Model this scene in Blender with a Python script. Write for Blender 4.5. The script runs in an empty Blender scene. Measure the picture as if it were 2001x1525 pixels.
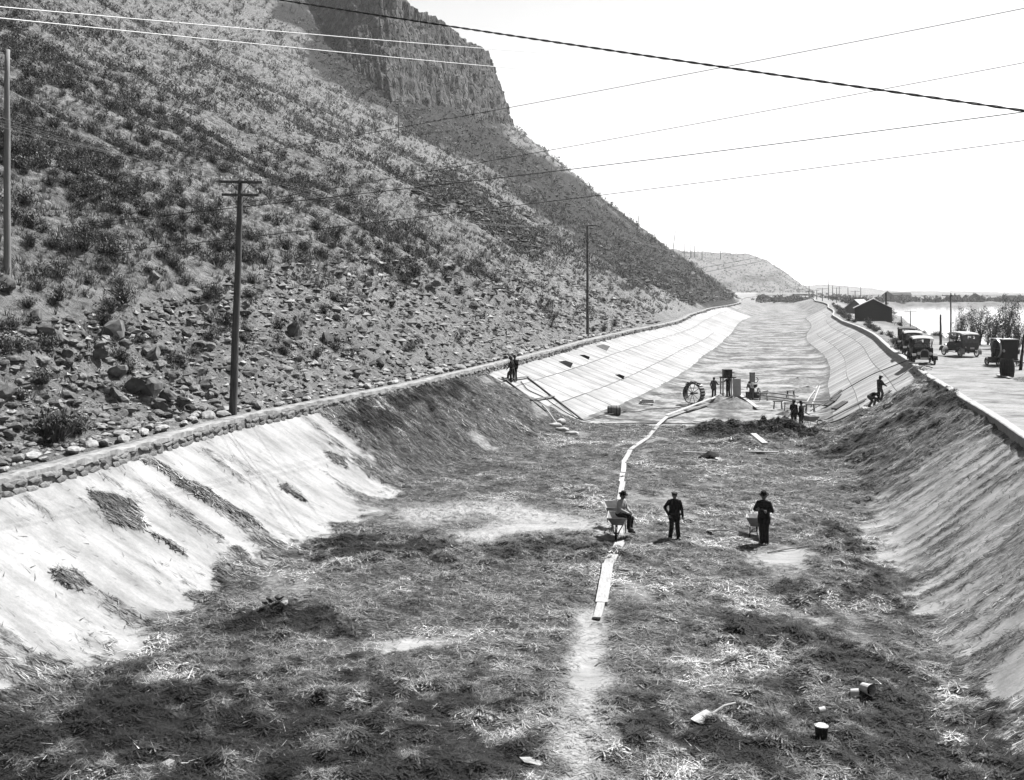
import bpy, math, random
import numpy as np
from mathutils import Vector, Matrix
R = math.radians
random.seed(7); rng = np.random.default_rng(11)
scene = bpy.context.scene
col = scene.collection

# ------------------------------------------------------------------ camera
F = 2100.0            # focal length in photograph pixels (2001 wide)
HZ = 565.0            # horizon row in the photograph
CAMZ = 9.0
cam = bpy.data.cameras.new('camera'); cam_o = bpy.data.objects.new('camera', cam); col.objects.link(cam_o)
cam.sensor_width = 36.0; cam.lens = F/2001*36.0
cam.shift_y = -(762.5-HZ)/2001
cam_o.location = (0, 0, CAMZ); cam_o.rotation_euler = (R(90), 0, 0)
cam.clip_start = 0.1; cam.clip_end = 20000
scene.camera = cam_o
# ------------------------------------------------------------------ sky, sun, exposure
SUN_EL, SUN_AZ = 54.0, 52.0       # azimuth measured from +Y (ahead) towards +X (right)
world = bpy.data.worlds.new('World'); scene.world = world; world.use_nodes = True
wn = world.node_tree; wn.nodes.clear()
sky = wn.nodes.new('ShaderNodeTexSky'); sky.sky_type = 'NISHITA'; sky.sun_disc = False
sky.sun_elevation = R(SUN_EL); sky.sun_rotation = R(SUN_AZ)
sky.air_density = 1.0; sky.dust_density = 0.6
bw = wn.nodes.new('ShaderNodeRGBToBW'); bg = wn.nodes.new('ShaderNodeBackground'); wo = wn.nodes.new('ShaderNodeOutputWorld')
bg.inputs['Strength'].default_value = 0.052
wn.links.new(sky.outputs[0], bw.inputs[0]); wn.links.new(bw.outputs[0], bg.inputs[0]); wn.links.new(bg.outputs[0], wo.inputs[0])
sl = bpy.data.lights.new('sun', 'SUN'); sl.energy = 5.0; sl.angle = R(0.6); sl.color = (1.0, 0.995, 0.99)
so = bpy.data.objects.new('sun', sl); col.objects.link(so)
sd = Vector((math.sin(R(SUN_AZ))*math.cos(R(SUN_EL)), math.cos(R(SUN_AZ))*math.cos(R(SUN_EL)), math.sin(R(SUN_EL))))
so.rotation_euler = sd.to_track_quat('Z', 'Y').to_euler(); so.location = (200, 100, 300)
vs = scene.view_settings; vs.view_transform = 'Standard'; vs.look = 'None'; vs.gamma = 1.0; vs.exposure = 1.95
vs.use_curve_mapping = False
scene.cycles.max_bounces = 5; scene.cycles.volume_bounces = 0

# ------------------------------------------------------------------ numeric helpers
def W(px, py, d):
    return np.array(((px-1000.5)*d/F, d, CAMZ-(py-HZ)*d/F))
def h2(ix, iy, s):
    v = np.sin(ix*127.1+iy*311.7+s*74.7)*43758.5453
    return v-np.floor(v)
def vn(x, y, s=0):
    ix = np.floor(x); iy = np.floor(y); fx = x-ix; fy = y-iy
    fx = fx*fx*(3-2*fx); fy = fy*fy*(3-2*fy)
    a = h2(ix, iy, s); b = h2(ix+1, iy, s); c = h2(ix, iy+1, s); d = h2(ix+1, iy+1, s)
    return (a*(1-fx)+b*fx)*(1-fy)+(c*(1-fx)+d*fx)*fy
def fbm(x, y, s=0, o=4):
    t = 0; a = 0.5; n = 0
    for i in range(o):
        t = t+a*vn(x, y, s+i*3.7); n += a; a *= .5; x = x*2.03+5.1; y = y*2.03+9.7
    return t/n
def sstep(a, b, x):
    t = np.clip((x-a)/(b-a), 0, 1); return t*t*(3-2*t)
_lg = np.linspace(math.log(4), math.log(1300), 3000)
def curve(pts, sig=22):
    p = np.array(pts, float)
    v = np.interp(_lg, np.log(p[:, 0]), p[:, 1])
    k = np.exp(-0.5*(np.arange(-3*sig, 3*sig+1)/sig)**2); k /= k.sum()
    # smooth the slope-normalised value so that the line stays put
    a = v/np.exp(_lg); a = np.convolve(np.pad(a, 3*sig, mode='edge'), k, mode='valid')
    return a*np.exp(_lg)
_L = curve([(8,-18.6),(14,-17.2),(29.3,-14),(43.6,-11.2),(50.6,-8.7),(79.5,0),(111,7.9),(140,16.0),(171,25.8),(227,37.8),(301,55.5),(445,95),(520,110),(650,140),(800,180),(1300,300)])
_LT = curve([(8,-12.9),(19,-11),(24.7,-10.2),(30.7,-9.1),(47.8,-5.3),(58,-1.7),(71,4.7),(100,15),(140,25.5),(189,38),(252,53),(300,64.5),(472,110),(650,148),(800,189),(1300,310)])
_RT = curve([(8,6.4),(19,8.9),(22.6,9.7),(36.7,13.1),(47.8,15.5),(60,18.2),(71,20.6),(97,27.9),(140,40.3),(179,48.5),(210,57),(291,80),(318,86),(472,127),(650,166),(800,204),(1300,322)])
_RR = curve([(8,10.2),(20,13.4),(37.7,18),(51.8,21.7),(67.5,25.7),(92.8,32.7),(108,37.1),(139,45.7),(179.5,54.9),(222,65.8),(318,93),(500,140),(800,213),(1300,332)])
def ev(t, Y): return np.interp(np.log(np.maximum(Y, 4.01)), _lg, t)
TOPZ = 3.3            # where the lining ends below the wall
WALLZ = 3.72
def canal_z(X, Y):
    xl, a, b, xr = ev(_L, Y), ev(_LT, Y), ev(_RT, Y), ev(_RR, Y)
    wl = (a-X)/(a-xl)*TOPZ; wr = (X-b)/(xr-b)*TOPZ
    w = np.maximum(wl, wr); k = .22
    return np.minimum(k*np.log1p(np.exp(np.clip(w/k, -40, 40))), TOPZ+.05)
# ---- hill: u = metres to the left of the canal wall
def hill_z(u, Y):
    m = np.interp(Y, [20, 60, 250, 335, 400, 440, 480, 530, 600, 700], [.56, .58, .52, .60, .74, .80, .77, .70, .70, .62])
    lo = np.clip(u-1.6, 0, None)
    br = np.interp(Y, [20, 90, 160, 260], [9.0, 10.5, 9, 6])
    z = .70*np.minimum(lo, br)+m*np.clip(lo-br, 0, None)
    z = z+.10*np.clip(u, 0, 1.6)
    yt = np.interp(u, [0, 10, 20, 38, 51, 70, 93, 130], [640, 640, 635, 600, 530, 480, 440, 430])
    z = z-.75*np.clip(Y-yt, 0, None)**1.0*sstep(0, 20, Y-yt)
    big = (fbm(u/38+3, Y/60, 21)-.5)*9*sstep(8, 40, u)*sstep(40, 120, Y)*(1-sstep(380, 470, Y)*.8)
    gul = ((fbm(Y/16+u*.012, u/90, 5, 3)-.5)*3.6-np.abs(fbm(Y/9+u*.03, u/60, 57, 3)-.5)*3.4)*sstep(6, 22, u)
    small = (fbm(u/2.6, Y/2.6, 9, 4)-.5)*1.3*sstep(1.2, 5, u)
    ledge = -(sstep(.46, .62, fbm(Y/7, u/9, 33, 3))*1.2)*sstep(5, 8, u)*(1-sstep(11, 15, u))
    return np.maximum(3.72+z+big+gul+small+ledge, -4)
def bank_z(v, Y):
    vr = np.interp(Y, [10, 75, 95, 110, 130, 185, 300, 600, 900], [18, 17, 12, 8.5, 6.5, 7, 12, 24, 40])
    z = 3.55-.42*np.clip(v-vr, 0, None)+(fbm(v/3, Y/3, 44)-.5)*.22*sstep(.5, 3, v)
    z = np.maximum(z, -3.0)
    far = np.clip((Y-632+14*fbm(v/60, Y*0, 3))*.25-1.8, -3, 1.1)
    z = np.maximum(z, far)
    mound = 1.1*np.exp(-(((v-7.6)/1.8)**2+((Y-58)/6.5)**2))
    return z+mound
WL_T = .62            # thickness of the left wall
def surf(X, Y):
    X = np.asarray(X, float); Y = np.asarray(Y, float)
    xl = ev(_L, Y); xr = ev(_RR, Y)
    c = canal_z(X, Y); h = hill_z(np.maximum(xl-WL_T-X, 0), Y); b = bank_z(np.maximum(X-xr-.4, 0), Y)
    z = np.where(X < xl-WL_T, h, np.where(X < xl, WALLZ, np.where(X > xr+.4, b, np.where(X > xr, WALLZ, c))))
    return z
def hit(px, py, d0=14, d1=900):
    d = np.exp(np.linspace(math.log(d0), math.log(d1), 5000))
    X = (px-1000.5)*d/F; z = CAMZ-(py-HZ)*d/F
    below = z <= surf(X, d)
    i = int(np.argmax(below)) if below.any() else len(d)-1
    return Vector((X[i], d[i], float(surf(X[i], d[i]))))
def topix(P):
    P = np.asarray(P, float); return 1000.5+P[..., 0]/P[..., 1]*F, HZ+(CAMZ-P[..., 2])/P[..., 1]*F

# ------------------------------------------------------------------ objects
def link(o, parent=None):
    col.objects.link(o)
    if parent is not None: o.parent = parent
    return o
def tag(o, label=None, cat=None, group=None, kind=None):
    if label: o['label'] = label
    if cat: o['category'] = cat
    if group: o['group'] = group
    if kind: o['kind'] = kind
    return o
def thing(name, label, cat, loc=(0,0,0), rotz=0, group=None):
    o = bpy.data.objects.new(name, None); link(o); o.location = loc; o.rotation_euler = (0, 0, rotz); o.empty_display_size = .2
    return tag(o, label, cat, group)
def np_mesh(name, V, Fc, attrs=None, smooth=False):
    V = np.ascontiguousarray(V, np.float32); Fc = np.ascontiguousarray(Fc, np.int32)
    n = Fc.shape[1]; me = bpy.data.meshes.new(name)
    me.vertices.add(len(V)); me.vertices.foreach_set('co', V.ravel())
    me.loops.add(Fc.size); me.loops.foreach_set('vertex_index', Fc.ravel())
    me.polygons.add(len(Fc)); me.polygons.foreach_set('loop_start', np.arange(len(Fc), dtype=np.int32)*n)
    me.update(calc_edges=True)
    for k, a in (attrs or {}).items():
        at = me.attributes.new(k, 'FLOAT', 'POINT'); at.data.foreach_set('value', np.ascontiguousarray(a, np.float32))
    if smooth: me.polygons.foreach_set('use_smooth', np.ones(len(Fc), bool))
    me.validate(); return me
def grid_faces(nr, nc, flip=False):
    r, c = np.meshgrid(np.arange(nr-1), np.arange(nc-1), indexing='ij'); i = (r*nc+c).ravel()
    f = np.stack([i, i+1, i+nc+1, i+nc], 1)
    return f[:, ::-1] if flip else f
def mobj(name, me, mats, parent=None):
    o = bpy.data.objects.new(name, me)
    for m in (mats if isinstance(mats, (list, tuple)) else [mats]): 
        if m.name not in me.materials: me.materials.append(m)
    return link(o, parent)
class MB:
    def __init__(s): s.v = []; s.f = []; s.m = []; s.mi = 0
    def add(s, V, Fs):
        b = len(s.v); s.v += [tuple(map(float, p)) for p in V]; s.f += [tuple(i+b for i in f) for f in Fs]; s.m += [s.mi]*len(Fs); return s
    def box(s, c, size, rot=None):
        x, y, z = size[0]/2, size[1]/2, size[2]/2
        P = [Vector((sx*x, sy*y, sz*z)) for sz in (-1, 1) for sy in (-1, 1) for sx in (-1, 1)]
        if rot is not None: P = [rot @ p for p in P]
        c = Vector(c); return s.add([p+c for p in P], [(0,2,3,1),(4,5,7,6),(0,1,5,4),(2,6,7,3),(0,4,6,2),(1,3,7,5)])
    def bar(s, a, b, w, h, up=(0,0,1)):
        a = Vector(a); b = Vector(b); y = (b-a); L = y.length; y.normalize(); u = Vector(up)
        if abs(y.dot(u)) > .97: u = Vector((1, 0, 0))
        x = y.cross(u).normalized(); z = x.cross(y)
        return s.box((a+b)/2, (w, L, h), Matrix((x, y, z)).transposed())
    def cyl(s, a, b, r0, r1=None, n=10, caps=True):
        r1 = r0 if r1 is None else r1
        a = Vector(a); b = Vector(b); d = (b-a).normalized(); t = Vector((0,0,1)) if abs(d.z) < .9 else Vector((1,0,0))
        u = d.cross(t).normalized(); w = d.cross(u)
        V = []; 
        for P, r in ((a, r0), (b, r1)):
            for i in range(n):
                q = 2*math.pi*i/n; V.append(P+(u*math.cos(q)+w*math.sin(q))*r)
        Fs = [(i, n+i, n+(i+1) % n, (i+1) % n) for i in range(n)]
        if caps: Fs += [tuple(range(n)), tuple(range(2*n-1, n-1, -1))]
        return s.add(V, Fs)
    def tube(s, path, r, n=6, close=False):
        P = [Vector(p) for p in path]; m = len(P); V = []; pu = None
        for i, p in enumerate(P):
            if close: d = P[(i+1) % m]-P[i-1]
            else: d = P[min(i+1, m-1)]-P[max(i-1, 0)]
            d.normalize()
            if pu is None:
                t = Vector((0,0,1)) if abs(d.z) < .9 else Vector((1,0,0)); u = d.cross(t).normalized()
            else: u = (pu-d*pu.dot(d)).normalized()
            pu = u; w = d.cross(u); rr = r[i] if isinstance(r, (list, tuple)) else r
            V += [p+(u*math.cos(2*math.pi*k/n)+w*math.sin(2*math.pi*k/n))*rr for k in range(n)]
        Fs = []
        for i in range(m if close else m-1):
            j = (i+1) % m
            Fs += [(i*n+k, i*n+(k+1) % n, j*n+(k+1) % n, j*n+k) for k in range(n)]
        if not close: Fs += [tuple(range(n-1, -1, -1)), tuple(range((m-1)*n, m*n))]
        return s.add(V, Fs)
    def lathe(s, prof, n=14, c=(0,0,0), axis='z', caps=True):
        V = []; c = Vector(c)
        for r, h in prof:
            for k in range(n):
                q = 2*math.pi*k/n; x, y = r*math.cos(q), r*math.sin(q)
                p = {'z': (x, y, h), 'y': (x, h, -y), 'x': (h, x, y)}[axis]; V.append(Vector(p)+c)
        m = len(prof); Fs = []
        for i in range(m-1):
            Fs += [(i*n+k, i*n+(k+1) % n, (i+1)*n+(k+1) % n, (i+1)*n+k) for k in range(n)]
        if caps:
            if prof[0][0] > 1e-4: Fs.append(tuple(range(n-1, -1, -1)))
            if prof[-1][0] > 1e-4: Fs.append(tuple(range((m-1)*n, m*n)))
        return s.add(V, Fs)
    def ell(s, c, r, nu=10, nv=7):
        V = []; c = Vector(c)
        for j in range(nv+1):
            t = math.pi*j/nv
            for i in range(nu):
                q = 2*math.pi*i/nu; V.append(c+Vector((r[0]*math.sin(t)*math.cos(q), r[1]*math.sin(t)*math.sin(q), r[2]*math.cos(t))))
        return s.add(V, [(j*nu+i, (j+1)*nu+i, (j+1)*nu+(i+1) % nu, j*nu+(i+1) % nu) for j in range(nv) for i in range(nu)])
    def quad(s, a, b, c, d): return s.add([a, b, c, d], [(0, 1, 2, 3)])
    def prism(s, poly, a, b, plane='yz'):
        # poly in the plane, extruded along the remaining axis from a to b
        f = {'yz': lambda p, t: (t, p[0], p[1]), 'xz': lambda p, t: (p[0], t, p[1]), 'xy': lambda p, t: (p[0], p[1], t)}[plane]
        n = len(poly); V = [f(p, a) for p in poly]+[f(p, b) for p in poly]
        return s.add(V, [tuple(range(n)), tuple(range(2*n-1, n-1, -1))]+[(i, n+i, n+(i+1) % n, (i+1) % n) for i in range(n)])
    def mesh(s, name, smooth=False):
        me = bpy.data.meshes.new(name); me.from_pydata(s.v, [], s.f)
        import bmesh
        bm = bmesh.new(); bm.from_mesh(me); bmesh.ops.recalc_face_normals(bm, faces=bm.faces); bm.to_mesh(me); bm.free()
        if smooth: me.polygons.foreach_set('use_smooth', np.ones(len(me.polygons), bool))
        if len(set(s.m)) > 1: me.polygons.foreach_set('material_index', np.array(s.m, np.int32))
        me.update(); return me
    def build(s, name, mats, parent=None, smooth=False):
        me = s.mesh(name, smooth); o = bpy.data.objects.new(name, me)
        for m in (mats if isinstance(mats, (list, tuple)) else [mats]): me.materials.append(m)
        return link(o, parent)

# ------------------------------------------------------------------ materials (black and white photograph: every colour is a grey)
def grey(v): return (v, v, v, 1)
class NT:
    def __init__(s, name):
        s.m = bpy.data.materials.new(name); s.m.use_nodes = True; s.t = s.m.node_tree; s.b = s.t.nodes['Principled BSDF']
    def n(s, ty, **kw):
        o = s.t.nodes.new(ty)
        for k, v in kw.items():
            if k in o.inputs: o.inputs[k].default_value = v
            else: setattr(o, k, v)
        return o
    def l(s, a, b): s.t.links.new(a, b)
    def coord(s, scale=(1,1,1), out='Object', rot=(0,0,0)):
        c = s.n('ShaderNodeTexCoord'); m = s.n('ShaderNodeMapping'); m.inputs['Scale'].default_value = scale; m.inputs['Rotation'].default_value = rot
        s.l(c.outputs[out], m.inputs[0]); return m.outputs[0]
    def noise(s, vec, scale, detail=5, rough=.6, dist=0):
        o = s.n('ShaderNodeTexNoise'); o.inputs['Scale'].default_value = scale; o.inputs['Detail'].default_value = detail; o.inputs['Roughness'].default_value = rough; o.inputs['Distortion'].default_value = dist
        s.l(vec, o.inputs['Vector']); return o.outputs['Fac']
    def ramp(s, fac, stops):
        o = s.n('ShaderNodeValToRGB'); e = o.color_ramp.elements
        while len(e) < len(stops): e.new(.5)
        for x, (p, v) in zip(e, stops): x.position = p; x.color = grey(v)
        s.l(fac, o.inputs[0]); return o.outputs[0]
    def math(s, op, a, b, clamp=False):
        o = s.n('ShaderNodeMath'); o.operation = op; o.use_clamp = clamp
        for i, x in enumerate((a, b)):
            if isinstance(x, (int, float)): o.inputs[i].default_value = x
            elif x is not None: s.l(x, o.inputs[i])
        return o.outputs[0]
    def mix(s, f, a, b):
        o = s.n('ShaderNodeMix'); o.data_type = 'FLOAT'
        for i, x in ((0, f), (2, a), (3, b)):
            if isinstance(x, (int, float)): o.inputs[i].default_value = x
            else: s.l(x, o.inputs[i])
        return o.outputs[0]
    def attr(s, name):
        o = s.n('ShaderNodeAttribute'); o.attribute_name = name; return o.outputs['Fac']
    def bump(s, h, st=.3, dist=.05):
        o = s.n('ShaderNodeBump'); o.inputs['Strength'].default_value = st; o.inputs['Distance'].default_value = dist
        s.l(h, o.inputs['Height']); s.l(o.outputs[0], s.b.inputs['Normal'])
    def base(s, c, rough=.9, spec=.2):
        c = c*ALB if isinstance(c, (int, float)) else s.math('MULTIPLY', c, ALB)
        s.l(c, s.b.inputs['Base Color']) if not isinstance(c, (int, float)) else setattr(s.b.inputs['Base Color'], 'default_value', grey(c))
        s.b.inputs['Roughness'].default_value = rough; s.b.inputs['Specular IOR Level'].default_value = spec; return s.m
def plain(name, lo, hi, scale=6, stretch=(1,1,1), rough=.85, spec=.12, metal=0, bump=.15, rnd=0):
    t = NT(name); v = t.coord(stretch); f = t.noise(v, scale, 6, .62)
    c = t.ramp(f, [(.28, lo), (.72, hi)])
    if rnd:
        oi = t.n('ShaderNodeObjectInfo'); k = t.math('MULTIPLY_ADD', oi.outputs['Random'], rnd); k.node.inputs[2].default_value = 1-rnd/2
        c = t.math('MULTIPLY', c, k)
    if bump: t.bump(t.noise(v, scale*5, 4, .6), bump, .02)
    t.base(c, rough, spec); t.b.inputs['Metallic'].default_value = metal; return t.m
M = {}
ALB = .39      # overall reflectance of the place on this plate
# ================================================================== materials of the setting
def m_canal():
    t = NT('canal concrete under hay')
    hay = t.attr('hay'); 
    v = t.coord((.25, 1.6, .5)); vf = t.coord((1, 1, 1)); vs2 = t.coord((.8, 2.2, 1.2))
    streak = t.noise(v, 1.1, 7, .65, .3); blot = t.noise(vf, .5, 6, .6); fine = t.noise(vf, 9, 5, .7)
    conc = t.ramp(t.math('MULTIPLY_ADD', streak, .6), [(.20, .14), (.33, .32), (.46, .47), (.6, .55)]); conc.node.inputs[0].links[0].from_node.inputs[2].default_value = .12
    conc = t.math('MULTIPLY', conc, t.ramp(blot, [(.3, .66), (.58, 1.0)]))
    conc = t.math('MULTIPLY', conc, t.ramp(fine, [(.25, .82), (.6, 1.04)]))
    straw = t.noise(vs2, 5, 8, .75, .6); clump = t.noise(vf, 1.6, 6, .7)
    h = t.math('MULTIPLY', t.ramp(straw, [(.3, .015), (.5, .10), (.68, .40)]), t.ramp(clump, [(.3, .35), (.65, 1.3)]))
    edge = t.math('ADD', hay, t.math('MULTIPLY', t.math('SUBTRACT', t.noise(t.coord((1, 1.6, 1)), 3.2, 7, .72), .5), .9))
    f = t.ramp(edge, [(.33, 0), (.62, 1)])
    t.bump(t.math('ADD', t.math('MULTIPLY', straw, hay), t.math('MULTIPLY', fine, .15)), .6, .12)
    h = t.math('MULTIPLY', h, t.math('SUBTRACT', 1.0, t.math('MULTIPLY', t.attr('wet'), .96)))
    du = t.math('ADD', t.attr('dust'), t.math('MULTIPLY', t.math('SUBTRACT', t.noise(vf, 2.5, 7, .75), .5), .8))
    h = t.mix(t.ramp(du, [(.30, 0), (.85, 1)]), h, t.ramp(fine, [(.25, .30), (.6, .52)]))
    return t.base(t.mix(f, conc, h), .95, .1)
def m_lining():
    t = NT('new concrete'); v = t.coord((.35, 1.6, .5)); vf = t.coord()
    st = t.noise(v, .9, 7, .62, .4); fi = t.noise(vf, 7, 5, .65); bl = t.noise(vf, .35, 5, .6)
    c = t.ramp(st, [(.28, .19), (.42, .38), (.55, .48), (.65, .52)])
    c = t.math('MULTIPLY', c, t.ramp(fi, [(.25, .88), (.6, 1.03)])); c = t.math('MULTIPLY', c, t.ramp(bl, [(.34, .60), (.52, 1)]))
    oi = t.n('ShaderNodeObjectInfo'); k = t.math('MULTIPLY_ADD', oi.outputs['Random'], .34); k.node.inputs[2].default_value = .78
    t.bump(fi, .25, .02)
    return t.base(t.math('MULTIPLY', c, k), .85, .2)
def m_bed():
    t = NT('muddy canal floor'); vf = t.coord()
    a = t.noise(t.coord((.8, 1, 1)), .22, 9, .72, .4); b = t.noise(vf, 1.0, 8, .75, .2); f = t.noise(vf, 4, 6, .7)
    c = t.ramp(t.math('ADD', t.math('MULTIPLY', a, .6), t.math('MULTIPLY', b, .4)), [(.42, .04), (.48, .14), (.53, .36), (.63, .48)])
    c = t.math('MULTIPLY', c, t.ramp(f, [(.28, .62), (.6, 1.05)]))
    ln = t.attr('slope'); c = t.mix(ln, c, .10)
    t.bump(t.math('ADD', b, t.math('MULTIPLY', f, .4)), .4, .04)
    return t.base(c, .9, .15)
def m_hill():
    t = NT('hillside soil'); vf = t.coord(); rk = t.attr('rocky'); gr = t.attr('grassy')
    a = t.noise(vf, .35, 8, .72); b = t.noise(vf, 1.9, 8, .75); f = t.noise(vf, 7, 6, .7)
    soil = t.math('MULTIPLY', t.ramp(b, [(.3, .10), (.5, .32), (.68, .50)]), t.ramp(a, [(.32, .62), (.62, 1.05)]))
    grass = t.math('MULTIPLY', t.ramp(b, [(.32, .03), (.48, .18), (.64, .46)]), t.ramp(f, [(.3, .6), (.62, 1.2)]))
    rock = t.math('MULTIPLY', t.ramp(b, [(.34, .006), (.52, .03), (.7, .10)]), t.ramp(f, [(.3, .5), (.6, 1.2)]))
    c = t.mix(gr, soil, grass); nz = t.math('MULTIPLY', t.math('SUBTRACT', t.math('ADD', t.math('MULTIPLY', a, .5), t.math('MULTIPLY', b, .5)), .5), 2.6)
    c = t.mix(t.ramp(t.math('ADD', rk, nz), [(.35, 0), (.6, 1)]), c, rock)
    t.bump(t.math('ADD', b, t.math('MULTIPLY', f, .5)), .9, .5)
    return t.base(c, .95, .1)
def m_cliff():
    t = NT('basalt cliff'); v = t.coord((.5, .5, .16)); vf = t.coord()
    a = t.noise(v, .9, 8, .7, .3); b = t.noise(vf, .16, 7, .7); f = t.noise(vf, 1.2, 6, .75)
    c = t.math('MULTIPLY', t.ramp(a, [(.34, .012), (.5, .09), (.68, .25)]), t.ramp(b, [(.3, .5), (.6, 1.1)]))
    c = t.math('MULTIPLY', c, t.ramp(f, [(.3, .55), (.62, 1.2)]))
    vo = t.n('ShaderNodeTexVoronoi'); vo.feature = 'DISTANCE_TO_EDGE'; vo.inputs['Scale'].default_value = 1.0; t.l(t.coord((.42, .42, .12)), vo.inputs['Vector']); cr = t.ramp(vo.outputs['Distance'], [(.0, .12), (.09, 1)]); c = t.math('MULTIPLY', c, cr)
    t.bump(t.math('ADD', t.math('MULTIPLY', cr, .6), t.math('MULTIPLY', f, .5)), .9, 1.2)
    return t.base(c, .9, .15)
def m_road():
    t = NT('dirt road'); vf = t.coord(); v = t.coord((.4, .7, 1))
    a = t.noise(v, .8, 8, .72, 1.2); f = t.noise(vf, 5, 6, .7); b = t.noise(vf, .22, 6, .65)
    g = t.attr('green')
    c = t.math('MULTIPLY', t.ramp(a, [(.34, .10), (.46, .27), (.6, .40)]), t.ramp(f, [(.28, .7), (.58, 1.05)]))
    veg = t.math('MULTIPLY', t.ramp(b, [(.3, .06), (.6, .2)]), t.ramp(f, [(.3, .6), (.65, 1.4)]))
    t.bump(t.math('ADD', a, t.math('MULTIPLY', f, .4)), .6, .1)
    return t.base(t.mix(g, c, veg), .95, .1)
def m_water():
    t = NT('lake water'); v = t.coord((.05, .4, 1)); t.bump(t.noise(v, 1.2, 4, .6), .05, .05)
    t.base(.35, .12, .5); return t.m
M['canal'] = m_canal(); M['lining'] = m_lining(); M['bed'] = m_bed(); M['hill'] = m_hill(); M['cliff'] = m_cliff(); M['road'] = m_road(); M['water'] = m_water()
M['kerb'] = plain('kerb concrete', .36, .52, 3, rough=.85); M['rubble'] = plain('rubble stone', .10, .38, 2.2, rough=.9, rnd=.5, bump=.5); M['mortar'] = plain('mortar', .07, .42, 3.2, bump=.9)
M['coping'] = plain('wall coping', .18, .52, 2.6, bump=.7)

# ================================================================== canal, foreground reach covered in hay
R0 = 69.3     # station where the new lining starts
def section(r, n1, n2):
    """points across the canal at station r (row slightly skew, square to the canal)"""
    t1 = np.linspace(0, 1, n1); t2 = np.linspace(0, 1, n2)[1:-1]
    rr = np.atleast_1d(r)[:, None]; Y = np.repeat(rr, 2*n1+n2-2, 1).astype(float)
    for k in range(4):
        a, b, c, d = (ev(t, Y) for t in (_L, _LT, _RT, _RR))
        w = np.concatenate([t1, 1+t2, 2+t1])[None, :]
        X = np.where(w <= 1, a+(b-a)*np.clip(w, 0, 1), np.where(w < 2, b+(c-b)*(w-1), c+(d-c)*np.clip(w-2, 0, 1)))
        mid = (ev(_LT, rr)+ev(_RT, rr))/2
        Y = rr-.21*(X-mid)
    return X, Y, w
def inpoly(px, py, poly):
    p = np.array(poly, float); ins = np.zeros(px.shape, bool); j = len(p)-1
    for i in range(len(p)):
        c = ((p[i, 1] > py) != (p[j, 1] > py)) & (px < (p[j, 0]-p[i, 0])*(py-p[i, 1])/(p[j, 1]-p[i, 1]+1e-9)+p[i, 0])
        ins ^= c; j = i
    return ins
def segd(px, py, pts):
    p = np.array(pts, float); d = np.full(px.shape, 1e9); 
    for a, b in zip(p[:-1], p[1:]):
        e = b-a; t = np.clip(((px-a[0])*e[0]+(py-a[1])*e[1])/(e@e+1e-9), 0, 1)
        d = np.minimum(d, np.hypot(px-a[0]-t*e[0], py-a[1]-t*e[1]))
    return d
# bare concrete and hay cover, surveyed from the photograph and laid on the ground as plan shapes
def plan(pts): 
    o = []
    for p in pts:
        P = hit(p[0], p[1]); o.append((P.x, P.y))
    return o
BARE_L = plan([(640,792),(700,880),(782,962),(745,985),(640,1052),(540,1087),(470,1120),(395,1165),(375,1205),(310,1228),(250,1262),(190,1262),(130,1300),(90,1345),(30,1380),(-200,1460)])+[(-25, 12), (-25, 45), (-12, 60)]
BARE_R = plan([(2100,1090),(1990,1165),(1900,1235),(1835,1290),(1850,1345),(1905,1385),(1940,1440),(2020,1500),(2300,1640)])+[(26, 22)]
THIN_R = plan([(2080,880),(1950,850),(1900,840),(1800,905),(1690,985),(1660,1020),(1720,1120),(1770,1200),(1840,1290),(1990,1165),(2100,1090)])
PATCH = [plan(p) for p in ([(178,965),(215,972),(262,985),(292,1028),(270,1042),(225,1028)],[(105,1125),(150,1115),(180,1150),(160,1162),(120,1150)],
         [(268,892),(300,900),(345,930),(420,965),(500,1020),(525,1048),(480,1022),(400,985),(340,945),(300,910)],[(640,885),(675,900),(680,918),(650,905)],
         [(290,1035),(330,1062),(372,1100),(350,1090),(305,1050)],[(560,950),(600,985),(590,985),(550,955)])]
LIGHT = [(plan(p), w) for p, w in ([([(1155,1210),(1148,1260),(1142,1340),(1136,1420),(1130,1530)], .42), ([(930,1055),(1010,1035),(1110,1030)], .9), ([(480,1382),(560,1372)], .22), ([(520,1400),(540,1405)], .15), ([(690,1180),(720,1178)], .2),
     ([(1480,1090),(1580,1085)], .5), ([(1540,1205),(1590,1225)], .4), ([(850,1405),(930,1430)], .35), ([(930,1480),(1060,1510)], .3), ([(820,1470),(1000,1440)], .25), ([(640,1260),(800,1250)], .35), ([(900,1240),(760,1275)], .3), ([(1180,1100),(1195,1260)], .15)])]
DUST = (plan([(820,1012),(960,1000),(1180,1040)]), 1.0)
DARK = [(plan(p), w) for p, w in ([([(640,1080),(800,1085),(1000,1075),(1170,1085)], 1.1), ([(470,1235),(560,1225),(650,1220)], .9), ([(60,1490),(300,1440),(600,1450),(880,1510)], 2.2), ([(1230,1440),(1420,1470)], .8), ([(1620,1450),(1760,1490),(1900,1490)], 1.9), ([(1490,1260),(1700,1330),(1780,1450)], 1.1), ([(1560,1180),(1700,1150)], .6), ([(1640,1040),(1750,1190)], .7), ([(1650,890),(1740,845),(1850,790)], 2.0), ([(1370,850),(1600,862)], 1.2), ([(700,820),(900,760)], 1.0)])]
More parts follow.
